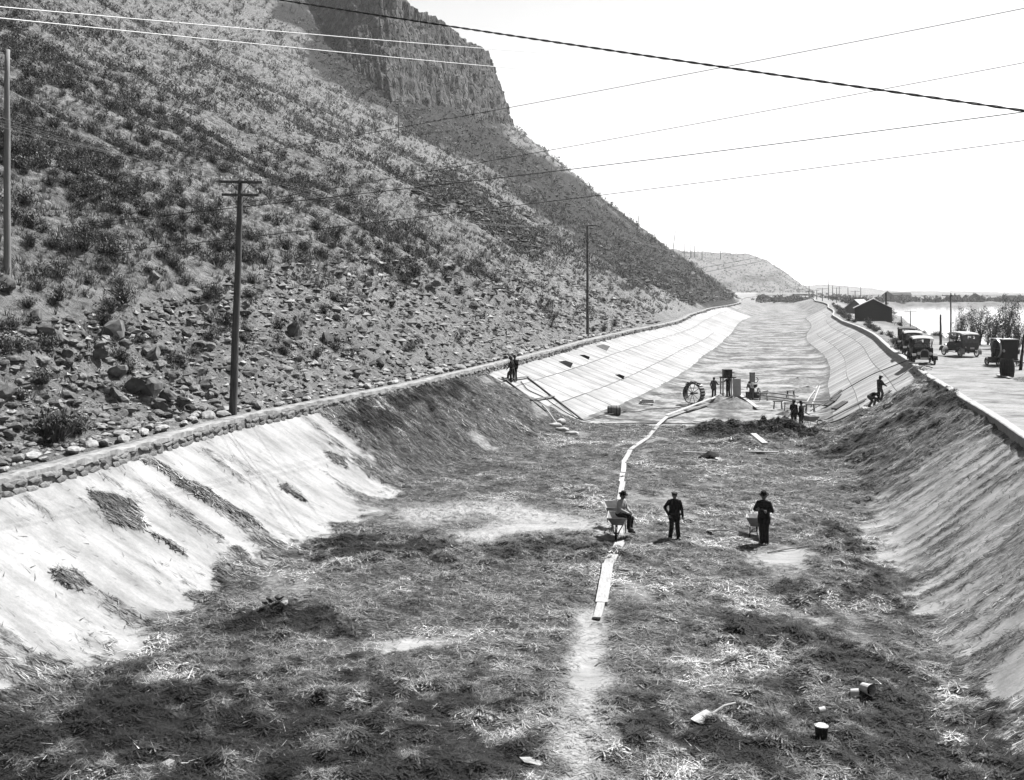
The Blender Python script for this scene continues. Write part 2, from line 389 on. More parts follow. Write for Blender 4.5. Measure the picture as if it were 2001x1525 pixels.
def hay_at(X, Y):
    j = (fbm(X*1.3, Y*.9, 3, 4)-.5)*1.1; k = (fbm(X*1.2+40, Y*.9, 8, 4)-.5)*1.1
    x, y = X+j, Y+k*1.6
    h = np.full(X.shape, .88)
    h = h-.42*sstep(.56, .76, fbm(X/1.8, Y/3.5, 61, 4))
    for p, w in LIGHT: h = h-.50*np.exp(-(segd(x, y*.55, [(a, b*.55) for a, b in p])/w)**2)
    for p, w in DARK: h = h+.75*np.exp(-(segd(x, y*.6, [(a, b*.6) for a, b in p])/w)**2)
    def soft(poly, amp):
        f = 0
        for i in range(4):
            f = f+inpoly(X+(fbm(X*(.6+.5*i), Y*(.5+.4*i), 3+i*7, 3)-.5)*amp*2, Y+(fbm(X*(.6+.5*i)+40, Y*(.5+.4*i), 8+i*5, 3)-.5)*amp*3, poly)*.25
        return f
    f = soft(THIN_R, 1.9); h = h*(1-f)+f*np.clip(.40+(fbm(X*.5, Y*2.2, 71, 4)-.5)*.9, 0, 1)
    bare = np.maximum(soft(BARE_L, 2.0), soft(BARE_R, 1.4))
    thin = .08+.42*sstep(.50, .70, fbm(X/3.4, Y*1.1, 15, 5))
    h = h*(1-bare)+thin*bare
    for p in PATCH: h = np.where(inpoly(X+j*.4, Y+k*.5, p), .5+.6*fbm(X*2, Y*2, 5, 3), h)
    return np.clip(h, 0, 1.5)
def dust_at(X, Y):
    x = X+(fbm(X*1.3, Y*.9, 23, 4)-.5)*.9; y = Y+(fbm(X*1.2+40, Y*.9, 28, 4)-.5)*1.5; d = 0
    for p, w in LIGHT[:2]+[DUST]: d = np.maximum(d, np.exp(-(segd(x, y*.55, [(a, b*.55) for a, b in p])/(w*1.15))**2))
    return d
def wet_at(X, Y):
    x = X+(fbm(X*.9, Y*.6, 33, 4)-.5)*2.6; y = Y+(fbm(X*.8+40, Y*.6, 38, 4)-.5)*4; d = 0
    for p, w in DARK: d = np.maximum(d, np.exp(-(segd(x, y*.6, [(a, b*.6) for a, b in p])/w)**2))
    return sstep(.30, .62, d*.70+(fbm(X*2.1, Y*1.5, 63, 5)-.5)*1.25+.02)
HEAPS = [(hit(px, py), w, hh) for px, py, w, hh in ((1395,846,1.3,.5),(1440,850,1.4,.55),(1500,852,1.5,.5),(1550,856,1.4,.45),(1600,862,1.3,.5),(1620,872,1.0,.4),(1450,872,1.2,.4),(1380,852,.9,.35),(540,1212,.55,.25),(1530,858,1.0,.3),(1610,850,.8,.4),(1470,880,1.0,.3))]
def hay_h(X, Y, hay):
    z = hay*(.05+.22*fbm(X*1.5, Y*1.2, 91, 4)**1.6)
    z = z+np.clip(hay-.3, 0, 1)*.22*np.clip(fbm(X*3.4, Y*2.6, 93, 3)-.42, 0, 1)*1.6
    rb_ = np.clip((X-ev(_RT, Y)+1.5)/2, 0, 1)*np.clip((Y-38)/8, 0, 1)*np.clip((hay-.55)*3, 0, 1); z = z+rb_*.6*np.clip(fbm(X*.8, Y*.8, 97, 4)-.36, 0, 1)*1.6
    for P, w, hh in HEAPS: z = z+hh*np.exp(-(((X-P.x)/w)**2+((Y-P.y)/(w*.8))**2))*(.5+fbm(X*2.2, Y*2.2, 17, 3))
    return z
def hayground(X, Y):
    h = hay_at(X, Y); return canal_z(X, Y)+hay_h(X, Y, h), h
rows = [13.0]
while rows[-1] < R0: rows.append(rows[-1]+.10+rows[-1]*.0022)
rows[-1] = R0
X, Y, w = section(np.array(rows), 46, 120)
Z, Hm = hayground(X, Y)
V = np.stack([X, Y, Z], -1).reshape(-1, 3)
o = mobj('canal_bed', np_mesh('canal_bed', V, grid_faces(*X.shape), {'hay': Hm.ravel(), 'dust': dust_at(X, Y).ravel(), 'wet': wet_at(X, Y).ravel()}, True), M['canal'])
tag(o, 'canal bed and banks strewn with curing hay', 'canal', kind='structure')

# ---- hay: loose straw lying on the bed (nobody could count it)
def straw(N, y0, y1, p):
    u = rng.random(N); e = 1-p
    yy = (y0**e+u*(y1**e-y0**e))**(1/e)
    a, d = ev(_L, yy), ev(_RR, yy); x = a+(d-a)*rng.random(N)
    mid = (ev(_LT, yy)+ev(_RT, yy))/2
    ok = (yy < R0-.21*(x-mid)-.1)
    x, yy = x[ok], yy[ok]
    h = hay_at(x, yy)
    du = dust_at(x, yy); keep = rng.random(len(x)) < np.clip((h-.26)*1.25, .008, 1)*(1-.6*du)
    x, yy, h, du = x[keep], yy[keep], h[keep], du[keep]
    z = canal_z(x, yy)+hay_h(x, yy, h)
    n = len(x); L = (.10+.28*rng.random(n))*(1+yy*.004); wd = (.004+.00025*yy)*np.where(h < .5, .6, 1)*(1+.8*rng.random(n))
    slope = (canal_z(x+.1, yy)-canal_z(x-.1, yy))/.2
    az = rng.random(n)*2*np.pi
    bias = (np.abs(slope) > .25) & (rng.random(n) < .6); az = np.where(bias, rng.normal(0, .35, n)+np.pi*(rng.random(n) < .5), az)
    dx, dy = np.cos(az), np.sin(az); lift = (.02+.13*rng.random(n)**2)*np.minimum(h, 1.2)
    c = np.stack([x, yy, z+.006], -1)
    t = np.stack([dx*L, dy*L, slope*dx*L+lift], -1); s = np.stack([-dy*wd, dx*wd, -slope*dy*wd], -1)
    P = np.stack([c-t*.5*[1, 1, .6]-s, c-t*.5*[1, 1, .6]+s, c+t*.5], 1)
    cl = .55*fbm(x/1.1, yy/1.4, 55, 4)+.45*fbm(x/.33, yy/.45, 58, 3)
    pale = sstep(.52, .66, fbm(x/3.1, yy/2.0, 68, 4)); tone = np.clip(.04+.55*rng.random(n)**1.7, 0, 1)*(1+1.2*pale)*np.clip((cl-.26)*2.9, .12, 1.5); wt = wet_at(x, yy); tone = tone*(1-.93*wt*(rng.random(n) > .02)); tone = tone*(1-du)+du*(.25+.4*rng.random(n))
    return P.reshape(-1, 3), np.repeat(tone, 3), n
P, T, n = straw(780000, 15.5, 75, 1.45)
t = NT('hay'); k = t.attr('tone'); t.base(t.math('MULTIPLY', k, .82), .8, .2); M['hay'] = t.m
o = mobj('hay', np_mesh('hay', P, np.arange(3*n).reshape(-1, 3), {'tone': T}), M['hay'])
tag(o, 'loose dark hay spread over the canal bed for curing', 'hay', kind='stuff')

# ================================================================== lined reach
rows = [R0]
while rows[-1] < 1250: rows.append(rows[-1]*1.012+.25)
X, Y, w = section(np.array(rows), 10, 40)
Z = canal_z(X, Y)-.07+(fbm(X/2.2, Y/2.2, 31)-.5)*.10*((w > 1.1) & (w < 1.9))*np.clip((X*0+Y-72)/20, 0, 1)
slp = ((w < .97) | (w > 2.03)).astype(float)*np.ones_like(X)*(Y < 330)
slp = np.where((Y >= 330) & ((w < .97) | (w > 2.03)), -1.2, slp)
V = np.stack([X, Y, Z], -1).reshape(-1, 3)
o = mobj('canal_lining', np_mesh('canal_lining', V, grid_faces(*X.shape), {'slope': slp.ravel()}, True), M['bed'])
tag(o, 'pale concrete canal lining running into the distance', 'canal', kind='structure'); lining = o
# concrete panels with open joints
st = [R0]
while st[-1] < 330: st.append(st[-1]+3.0+max(0, st[-1]-110)*.018)
def panel(rA, rB, wa, wb, lift=.0, nm='concrete_panel'):
    g = .028+.00015*rA; th = .08
    pts = []
    for r in (rA+g, rB-g):
        for ww in (wa, wb):
            Yv = r
            for k in range(4):
                a, b, c, d = (float(ev(t, Yv)) for t in (_L, _LT, _RT, _RR))
                x = a+(b-a)*ww if ww <= 1 else (b+(c-b)*(ww-1) if ww < 2 else c+(d-c)*(ww-2))
                mid = float(ev(_LT, r)+ev(_RT, r))/2; Yv = r-.21*(x-mid)
            z = TOPZ*(1-ww) if ww <= 1 else (0 if ww < 2 else TOPZ*(ww-2))
            pts.append(Vector((x, Yv, z+lift)))
    mb = MB(); a, b, c, d = pts; nrm = ((b-a).cross(c-a)).normalized(); nrm = nrm if nrm.z > 0 else -nrm
    c0 = (a+b+c+d)/4
    mb.add([p-c0 for p in (a, b, d, c)]+[p-nrm*th-c0 for p in (a, b, d, c)], [(0,1,2,3),(7,6,5,4),(0,4,5,1),(1,5,6,2),(2,6,7,3),(3,7,4,0)])
    o = mb.build(nm, M['lining'], lining); o.location = c0
for i, (a, b) in enumerate(zip(st[:-1], st[1:])):
    for wa, wb in (((0, .27), (.276, .64), (.646, 1.0)) if a < 190 else ((0, .27), (.276, 1.0))): panel(a, b, wa, wb, random.uniform(-.006, .01))
    for wa, wb in (((2.0, 2.36), (2.366, 2.74), (2.746, 3.0)) if a < 190 else ((2.0, 2.74), (2.746, 3.0))): panel(a, b, wa, wb, random.uniform(-.006, .01))
for j in range(5): panel(R0, R0+1.35, 1+j*.2+.002, 1.2+j*.2-.002, .02)

# ================================================================== walls either side
mb = MB(); ys = np.exp(np.linspace(math.log(13), math.log(1200), 520)); rr2 = random.Random(5)
V = []
for y in ys:
    x = float(ev(_L, y)); j = rr2.uniform(-.04, .05) if y < 150 else 0; k = rr2.uniform(-.03, .05)
    V += [(x+.01, y, 2.75), (x+.02, y, WALLZ-.06), (x-.04+j, y, WALLZ-.05+k), (x-.30, y, WALLZ+k), (x-WL_T-.25+j, y, WALLZ+.02), (x-WL_T-.25, y, 2.9)]
Fs = [(i*6+k, (i+1)*6+k, (i+1)*6+k+1, i*6+k+1) for i in range(len(ys)-1) for k in range(5)]
mb.add(V, Fs); lw = mb.build('stone_wall', M['mortar']); tag(lw, 'low rubble stone wall topping the bank below the hillside', 'wall')
mb = MB(); V = []
for y in ys:
    x = float(ev(_L, y)); j = rr2.uniform(-.04, .04); k = rr2.uniform(0, .05)
    V += [(x+.04+j*1.5, y, WALLZ-.09-k), (x+.02+j*1.6, y, WALLZ+.0+k*2), (x-.38-j, y, WALLZ+.05+k), (x-WL_T-.2, y, WALLZ-.09)]
mb.add(V, [(i*4+k, (i+1)*4+k, (i+1)*4+k+1, i*4+k+1) for i in range(len(ys)-1) for k in range(3)]); mb.build('coping', M['coping'], lw)
# rubble stones set in the face
def rock_mesh(name, seed, sub=1, flat=.7, rough=.28, cuts=7, dmin=.62):
    import bmesh
    bm = bmesh.new(); bmesh.ops.create_icosphere(bm, subdivisions=sub, radius=1); r = random.Random(seed)
    pl = [(Vector((r.gauss(0, 1), r.gauss(0, 1), r.gauss(0, 1))).normalized(), r.uniform(dmin, .95 if dmin > .55 else .75)) for _ in range(cuts)]
    for v in bm.verts:
        for nn, dd in pl:
            e = v.co.dot(nn)-dd
            if e > 0: v.co -= nn*e
        v.co *= 1+r.uniform(-rough, rough)*.35
        v.co.z *= flat
    me = bpy.data.meshes.new(name); bm.to_mesh(me); bm.free(); return me
ws = [rock_mesh('stone', 100+i, 1, .8) for i in range(8)]
for m_ in ws: m_.materials.append(M['rubble'])
y = 24.0; cnt = 0
while cnt < 298:
    for rowz, hh in ((3.05, .17), (3.33, .16), (3.55, .11)):
        if cnt >= 298: break
        L = random.uniform(.20, .42)*(1 if y < 60 else 1.5)
        yy = y+random.uniform(-.12, .12); x = float(ev(_L, yy)); a = math.atan2(float(ev(_L, yy+.5)-ev(_L, yy-.5)), 1)
        o = bpy.data.objects.new('stone', random.choice(ws)); link(o, lw); o.location = (x+.02, yy, rowz+random.uniform(-.04, .04))
        o.rotation_euler = (random.uniform(-.3, .3), 0, -a); o.scale = (.09, L, hh*1.15); cnt += 1
    y += .56 if y < 60 else .9
FACING = True
# right kerb
mb = MB(); V = []
for y in ys:
    x = float(ev(_RR, y)); k = rr2.uniform(-.012, .012)
    V += [(x-.02, y, 2.3), (x-.03, y, WALLZ-.03+k), (x+.01, y, WALLZ+k), (x+.34, y, WALLZ+k), (x+.38, y, WALLZ-.03+k), (x+.38, y, 2.6)]
mb.add(V, [(i*6+k, i*6+k+1, (i+1)*6+k+1, (i+1)*6+k) for i in range(len(ys)-1) for k in range(5)])
kb = mb.build('concrete_kerb', M['kerb']); tag(kb, 'smooth concrete kerb wall along the dirt road bank', 'wall')

# ================================================================== hillside
ys = [10.0]
while ys[-1] < 720: ys.append(ys[-1]*1.0105+.12)
us = [-.05]
while us[-1] < 330: us.append(us[-1]+.22+us[-1]*.014)
U, Yh = np.meshgrid(np.array(us), np.array(ys)); Xh = ev(_L, Yh)-WL_T-.2-U
Zh = hill_z(np.maximum(U, 0), Yh)+np.where(U < .3, -.12, 0)
px, py = topix(np.stack([Xh, Yh, Zh], -1))
rocky = np.zeros_like(px)
dq = 60*(fbm(U/9+Yh*.01, Yh/22, 41, 5)-.5); px = px+dq*1.3; py = py+60*(fbm(U/9+50, Yh/22, 43, 5)-.5)
for P_, w_ in (([(640,95),(720,150),(800,205),(930,260),(1010,330),(1110,400),(1210,470),(1330,540)], 38), ([(860,235),(960,290),(1060,370),(1140,420),(1240,490)], 30), ([(820,400),(880,350),(960,420),(1040,470)], 14), ([(560,30),(640,80)], 25), ([(1240,520),(1350,560),(1410,585)], 26)):
    rocky = np.maximum(rocky, (1.9*np.exp(-(segd(px, py, P_)/w_)**2))*(.35+1.1*fbm(U/7+Yh*.02, Yh/16, 47, 5)))
rocky = np.maximum(rocky, .33*(sstep(.5, .66, fbm(Yh/5+U*.05, U/14, 77))))
grassy = sstep(9, 16, U+6*(fbm(U/5, Yh/8, 12)-.5))
V = np.stack([Xh, Yh, Zh], -1).reshape(-1, 3)
o = mobj('hillside', np_mesh('hillside', V, grid_faces(*U.shape, flip=True), {'rocky': rocky.ravel(), 'grassy': grassy.ravel()}, True), M['hill'])
tag(o, 'steep rocky hillside dotted with sagebrush', 'hill', kind='structure')
# ---- basalt cliff
cb = [(470,-60,430),(560,20,402),(610,62,374),(680,118,350),(760,182,340),(860,214,374),(950,235,412),(1003,248,442)]
ct = [(470,-240,450),(560,-160,425),(625,-70,400),(690,-40,372),(775,-12,362),(882,50,398),(964,100,432),(984,160,455)]
B = [Vector(W(*p)) for p in cb]; T_ = [Vector(W(*p)) for p in ct]
c1 = B[-1]; t1 = T_[-1]
B += [c1+Vector((-6, 22, -4)), c1+Vector((-60, 70, -10))]; T_ += [t1+Vector((-5, 22, 4)), t1+Vector((-55, 70, 20))]
def resample(P, n):
    P = np.array([tuple(p) for p in P]); s = np.r_[0, np.cumsum(np.linalg.norm(np.diff(P, axis=0), axis=1))]; q = np.linspace(0, 1, n)
    return np.stack([np.interp(q, s/s[-1], P[:, i]) for i in range(3)], 1)
nC, nR = 520, 60
Bn, Tn = resample(B, nC), resample(T_, nC)
tt = np.linspace(-.25, 1.0, nR)[:, None, None]
G = Bn[None]*(1-tt)+Tn[None]*tt
s = np.linspace(0, 260, nC)[None, :]; hgt = tt[..., 0]*32
colw = s/1.5+.8*fbm(s/9, hgt/14, 2)+.25*fbm(s/1.5, hgt/4, 6); ci = np.floor(colw); cf = colw-ci
dep = h2(ci, np.floor(hgt/6+h2(ci, 0, 4)*3), 1)*1.7-1.6*np.abs(cf-.5)**3*8*.5+1.2*(fbm(s/14, hgt/12, 19)-.5)*3
ledge = np.floor(hgt/9+.6*fbm(s/20, hgt*0, 8))*-1.0
dirn = np.array([.62, -.78, 0])
G = G+dirn*(dep+ledge)[..., None]
top_n = h2(ci, ci*0, 7)*1.6+2.5*fbm(s/6, s*0, 3); G[..., 2] += (np.clip(tt[..., 0], 0, 1)**6)*(top_n-2)
cap = np.stack([G[-1]+np.array([-8*k, 14*k, 1.2*k]) for k in range(1, 6)])
G = np.concatenate([G, cap]); 
o = mobj('cliff', np_mesh('cliff', G.reshape(-1, 3), grid_faces(G.shape[0], nC)), M['cliff'])
tag(o, 'dark columnar basalt cliff crowning the hillside', 'cliff', kind='structure')
# ---- second hill beyond the bend, and pale ridge behind it
def farhill(name, sk, dbase, yb, depth, mat, label):
    nx, ny = 150, 50; pxs = np.linspace(sk[0][0], sk[-1][0], nx); top = np.interp(pxs, [p[0] for p in sk], [p[1] for p in sk])
    q = np.linspace(0, 1, ny)[:, None]
    D = dbase+depth*np.minimum(q*1.15, 1.15); 
    frac = np.where(q < .87, sstep(0, .9, q/.87)*.55+.45*(q/.87), 1-(q-.87)*5)
    PY = yb+(top[None]-yb)*frac
    Xf = (pxs[None]-1000.5)*D/F; Zf = CAMZ-(PY-HZ)*D/F
    Yf = D+0*Xf
    Zf = Zf+(fbm(Xf/18, Yf/25, 5)-.5)*5*frac+(fbm(Xf/5, Yf/7, 15)-.5)*2.2*frac
    o = mobj(name, np_mesh(name, np.stack([Xf, Yf, Zf], -1).reshape(-1, 3), grid_faces(ny, nx), {'rocky': (.45*sstep(.45, .65, fbm(Xf/22, Yf/40, 2))).ravel(), 'grassy': np.ones(Xf.size)}, True), mat)
    return tag(o, label, 'hill', kind='structure')
farhill('far_hill', [(1180,470),(1290,485),(1340,490),(1410,494),(1460,497),(1500,511),(1530,530),(1560,553),(1590,572)], 860, 572, 260, M['hill'], 'lower hill beyond the bend of the canal')
farhill('distant_ridge', [(1480,566),(1560,559),(1620,557),(1680,562),(1760,570),(1860,570),(1960,573),(2120,571),(2300,574)], 1500, 577, 500, M['hill'], 'low pale ridge far beyond the canal')
# ---- right bank, road, lake and plain
ys = [10.0]
while ys[-1] < 1250: ys.append(ys[-1]*1.012+.14)
vv = [0.0]
while vv[-1] < 2200: vv.append(vv[-1]+.25+vv[-1]*.035)
Vv, Yb = np.meshgrid(np.array(vv), np.array(ys)); Xb = ev(_RR, Yb)+.30+Vv; Zb = bank_z(Vv, Yb)
rw = np.interp(Yb, [10, 75, 95, 120, 185, 300, 600], [13, 10, 9.0, 4.8, 3.8, 5.0, 6])
green = np.clip(sstep(0, 1.6, Vv-rw+1.4*(fbm(Vv, Yb/2, 14)-.5))+ .9*(1-sstep(.5, 1.6, Vv))*sstep(84, 96, Yb)*(1-sstep(300, 420, Yb)), 0, 1)
green = np.where(Yb > 200, np.clip(green-.45*sstep(.48, .6, fbm(Vv/9, Yb/22, 4)), 0, 1), green)
green = np.maximum(green, np.exp(-(((Vv-7.6)/1.6)**2+((Yb-58)/6)**2))*1.3*(Yb < 75)).clip(0, 1)
o = mobj('river_bank', np_mesh('river_bank', np.stack([Xb, Yb, Zb], -1).reshape(-1, 3), grid_faces(*Vv.shape), {'green': green.ravel()}, True), M['road'])
tag(o, 'dirt road and grassy bank between canal and lake', 'ground', kind='structure')
mb = MB(); mb.quad((-6000, 1200, -.4), (9000, 1200, -.4), (9000, 9000, -.4), (-6000, 9000, -.4)); 
mb.quad((-6000, -60, -5), (9000, -60, -5), (9000, 1200, -5), (-6000, 1200, -5))
o = mb.build('ground', M['road']); tag(o, kind='structure')
yl = np.exp(np.linspace(math.log(88), math.log(640), 60)); mb = MB(); Vw = []
for y in yl: Vw += [(float(ev(_RR, y))+9, y, -1.0), (1700+y, y, -1.0)]
mb.add(Vw, [(2*i, 2*i+1, 2*i+3, 2*i+2) for i in range(len(yl)-1)]); o = mb.build('lake', M['water']); tag(o, kind='structure')
# ================================================================== sagebrush, bunch grass and rocks
def brush(n, seed, leaf=.10, stem=.35):
    """dome of thin twigs with leaf tufts: triangles (verts n*3) and tone"""
    g = np.random.default_rng(seed)
    ns = int(n*stem); nl = n-ns
    az = g.random(ns)*2*np.pi; el = .25+1.2*g.random(ns)**.8; L = .55+.5*g.random(ns)
    d = np.stack([np.cos(az)*np.cos(el), np.sin(az)*np.cos(el), np.sin(el)], -1)
    root = np.stack([g.normal(0, .07, ns), g.normal(0, .07, ns), np.zeros(ns)-.03], -1)
    sd_ = np.stack([-np.sin(az), np.cos(az), np.zeros(ns)], -1)*.022
    tip = root+d*L[:, None]*np.array([1, 1, .85])
    P1 = np.stack([root-sd_, root+sd_, tip], 1)
    k = g.integers(0, ns, nl); f = .5+.55*g.random(nl)
    c = root[k]+(tip[k]-root[k])*f[:, None]+g.normal(0, .05, (nl, 3)); c[:, 2] = np.maximum(c[:, 2], .02)
    a = g.normal(0, 1, (nl, 3)); a /= np.linalg.norm(a, axis=1)[:, None]; b = np.cross(a, g.normal(0, 1, (nl, 3))); b /= np.linalg.norm(b, axis=1)[:, None]
    a[:, 2] = np.abs(a[:, 2])+.3
    s = leaf*(.6+.8*g.random(nl))[:, None]
    P2 = np.stack([c-b*s*.35, c+b*s*.35, c+a*s*1.3], 1)
    t = np.r_[np.full(ns, .10)+.08*g.random(ns), .05+.33*g.random(nl)**1.4]
    return np.concatenate([P1, P2]).reshape(-1, 3), np.repeat(t, 3)
t = NT('sagebrush'); k = t.attr('tone'); oi = t.n('ShaderNodeObjectInfo'); q = t.math('MULTIPLY_ADD', oi.outputs['Random'], .5); q.node.inputs[2].default_value = .62
t.base(t.math('MULTIPLY', t.math('MULTIPLY', k, q), 1.0), .85, .15); M['sage'] = t.m
def scatter(variants, pos, scl, tonek, name):
    Vs, Ts = [], []; vi = rng.integers(0, len(variants), len(pos))
    for i, (P, T) in enumerate(variants):
        s = np.where(vi == i)[0]
        if not len(s): continue
        a = rng.random(len(s))*2*np.pi; ca, sa = np.cos(a)[:, None], np.sin(a)[:, None]
        sc = scl[s]; sc = sc if sc.ndim == 2 else np.repeat(sc[:, None], 3, 1)
        x = P[None, :, 0]*sc[:, :1]; y = P[None, :, 1]*sc[:, 1:2]; z = P[None, :, 2]*sc[:, 2:]
        Q = np.stack([x*ca-y*sa, x*sa+y*ca, z], -1)+pos[s][:, None, :]
        Vs.append(Q.reshape(-1, 3)); Ts.append((T[None]*tonek[s][:, None]).ravel())
    V = np.concatenate(Vs); return np_mesh(name, V, np.arange(len(V)).reshape(-1, 3), {'tone': np.concatenate(Ts)})
def hill_points(N, ymin, ymax, umin, fmax):
    y = np.exp(rng.uniform(math.log(ymin), math.log(ymax), N)); u = umin+(fmax*y-umin)*rng.random(N)
    u = np.abs(u); x = ev(_L, y)-WL_T-.2-u; z = hill_z(u, y); return x, y, z, u
def cliff_side(x, y):   # behind the foot of the cliff
    if True:
        q = x/y*F+1000; dl = np.interp(q, [560, 610, 680, 760, 860, 950, 1003], [402, 374, 350, 340, 374, 412, 442]); return (q > 585) & (y > dl-3) & (q < 1010)
    bx = np.interp(y, [340, 374, 412, 442, 470], [-38, -25, -10, 1, 4]); return (y > 338) & (x < bx+2)
lo = [brush(46, 300+i, .16, .35) for i in range(8)]; mid = [brush(130, 320+i, .12, .32) for i in range(8)]; hi = [brush(520, 340+i, .075, .3) for i in range(7)]
x, y, z, u = hill_points(30000, 27, 650, 3, .62)
dens = .5*fbm(x/3.5, y/4.5, 88, 4)+.5*fbm(u/60+y*.012, y/11, 89, 3)
pr = np.where((u < 11) & (y < 112), .10, np.clip((dens-.36)*4.2, .10, .9))
keep = (rng.random(len(x)) < pr) & ~cliff_side(x, y) & (z > 4)
x, y, z, u = x[keep], y[keep], z[keep], u[keep]
sc = (.42+.75*rng.random(len(x))**1.8)*np.where(u < 11, .8, 1)*np.interp(y, [0, 80, 160, 400], [1, 1.05, 1.7, 3.0])
kt = .30+1.0*rng.random(len(x))**1.5
pxs, pys = topix(np.stack([x, y, z], -1)); inview = (pxs > -10) & (pxs < 2010) & (pys > -10)
size = np.where(inview, sc/y, 0); order = np.argsort(-size); near = order[:280]; rest = order[280:]
hm = []
for P, T in hi:
    m_ = np_mesh('sagebrush', P, np.arange(len(P)).reshape(-1, 3), {'tone': T*.9}); m_.materials.append(M['sage']); hm.append(m_)
def plant(name, me, loc, s, label, cat, group, rz=None):
    o = bpy.data.objects.new(name, me); link(o); o.location = loc; o.scale = s if hasattr(s, '__len__') else (s, s, s); o.rotation_euler = (random.uniform(-.15, .15), random.uniform(-.15, .15), random.uniform(0, 6.28) if rz is None else rz)
    return tag(o, label, cat, group)
for i in near: plant('sagebrush', random.choice(hm), (x[i], y[i], z[i]-.02), (sc[i], sc[i], sc[i]*random.uniform(.75, 1.05)), ('scraggy sagebrush bush rooted among broken rocks of the lower scree' if u[i] < 11 else 'grey sagebrush bush growing on the grassy upper slope'), 'bush', 'sagebrush on the scree' if u[i] < 11 else 'sagebrush on the upper slope')
for px_, py_, s_ in ((240,585,1.15),(215,605,.9),(115,580,.9),(75,560,.7),(85,742,.75),(110,860,1.5),(92,845,1.0),(150,840,.8),(205,625,.7),(560,480,1.0),(620,690,.7),(585,700,.5),(1180,640,1.1),(1200,630,1.0),(1160,640,.8)):
    P_ = hit(px_, py_+8); plant('sagebrush', random.choice(hm), P_, (s_, s_, s_*1.05), 'scraggy sagebrush bush rooted among broken rocks of the lower scree', 'bush', 'sagebrush on the scree')
far = y[rest] > 120
o1 = rest[~far]; o2 = rest[far]
sc3 = np.stack([sc, sc, sc*.9], -1); pos = np.stack([x, y, z-.02], -1)
o = mobj('sagebrush_cover', scatter(mid, pos[o1], sc3[o1], kt[o1], 'sagebrush_cover'), M['sage']); tag(o, 'sagebrush covering the middle of the hillside', 'bushes', kind='stuff')
o = mobj('distant_sagebrush', scatter(lo, pos[o2], sc3[o2], kt[o2], 'distant_sagebrush'), M['sage']); tag(o, 'sagebrush covering the far hillside below the cliff', 'bushes', kind='stuff')
# bunch grass
def tuft(n, seed):
    g = np.random.default_rng(seed); az = g.random(n)*2*np.pi; r = .25*g.random(n); L = .5+.6*g.random(n); le = .15+.55*g.random(n)
    root = np.stack([r*np.cos(az), r*np.sin(az), np.zeros(n)-.05], -1); tip = root+np.stack([np.cos(az)*le*L, np.sin(az)*le*L, L*.9], -1)
    s = np.stack([-np.sin(az), np.cos(az), 0*az], -1)*.045
    return np.stack([root-s, root+s, tip], 1).reshape(-1, 3), np.repeat(.30+.36*g.random(n), 3)
tv = [tuft(14, 400+i) for i in range(6)]
gx, gy, gz, gu = hill_points(30000, 27, 500, 2, .62)
kp = (rng.random(len(gx)) < np.where(gu < 9, .10, .95)) & ~cliff_side(gx, gy) & (gz > 4); gx, gy, gz, gu = gx[kp], gy[kp], gz[kp], gu[kp]
gs = (.22+.3*rng.random(len(gx)))*np.interp(gy, [0, 100, 400], [.9, 1.2, 3.0])
o = mobj('bunch_grass', scatter(tv, np.stack([gx, gy, gz], -1), gs, .7+.7*rng.random(len(gx)), 'bunch_grass'), M['sage']); tag(o, 'dry bunch grass between the sagebrush', 'grass', kind='stuff')
# rocks of the scree
M['scree'] = plain('scree rock', .05, .30, 3.0, rough=.9, rnd=.9, bump=.5)
t = NT('scree stones'); k = t.attr('tone'); nz = t.ramp(t.noise(t.coord(), 4, 5, .7), [(.3, .6), (.65, 1.15)]); t.base(t.math('MULTIPLY', k, nz), .9, .15); M['stones'] = t.m
def rockv(seed, flat):
    m_ = rock_mesh('tmp', seed, 1, flat); V = np.zeros(len(m_.vertices)*3, np.float32); m_.vertices.foreach_get('co', V); V = V.reshape(-1, 3)
    Fi = np.zeros(len(m_.polygons)*3, np.int32); m_.polygons.foreach_get('vertices', Fi); bpy.data.meshes.remove(m_)
    if flat < .62:   # coarse version
        pass
    return V[Fi], np.ones(len(Fi))
def octa(seed):
    g = np.random.default_rng(seed); V = np.array([(1,0,0),(-1,0,0),(0,1,0),(0,-1,0),(0,0,1),(0,0,-1)], float)*g.uniform(.55, 1.15, (6, 1))+g.normal(0, .22, (6, 3)); V[:, 2] *= .55
    Fi = np.array([(0,2,4),(2,1,4),(1,3,4),(3,0,4),(2,0,5),(1,2,5),(3,1,5),(0,3,5)]); return V[Fi.ravel()], np.ones(24)
ov = [octa(500+i) for i in range(14)]
rx, ry, rz_, ru = hill_points(16000, 26, 170, .8, .16); 
rs = .05+.25*rng.random(len(rx))**4.0; rs *= np.interp(ry, [26, 170], [.9, 2.2])
ok = ru < 14; rx, ry, rz_, rs, ru = rx[ok], ry[ok], rz_[ok], rs[ok], ru[ok]
R1 = np.stack([rx, ry, rz_+rs*.12], -1); S1 = np.stack([rs*1.25, rs, rs], -1); K1 = .06+.44*rng.random(len(rx))**1.3
qx, qy, qz, qu = hill_points(42000, 150, 640, 3, .5)
qp = topix(np.stack([qx, qy, qz], -1)); dd = np.full(len(qx), 1e9)
for P_ in ([(640,95),(720,150),(800,205),(930,260),(1010,330),(1110,400),(1210,470),(1330,540)], [(860,235),(960,290),(1060,370),(1140,420),(1240,490)], [(1240,520),(1350,560),(1410,585)], [(820,400),(880,350),(960,420),(1040,470)]):
    dd = np.minimum(dd, segd(qp[0], qp[1], P_))
ok = (dd < 34) & ~cliff_side(qx, qy); qx, qy, qz = qx[ok], qy[ok], qz[ok]
qs = .25+.7*rng.random(len(qx))**2.5; 
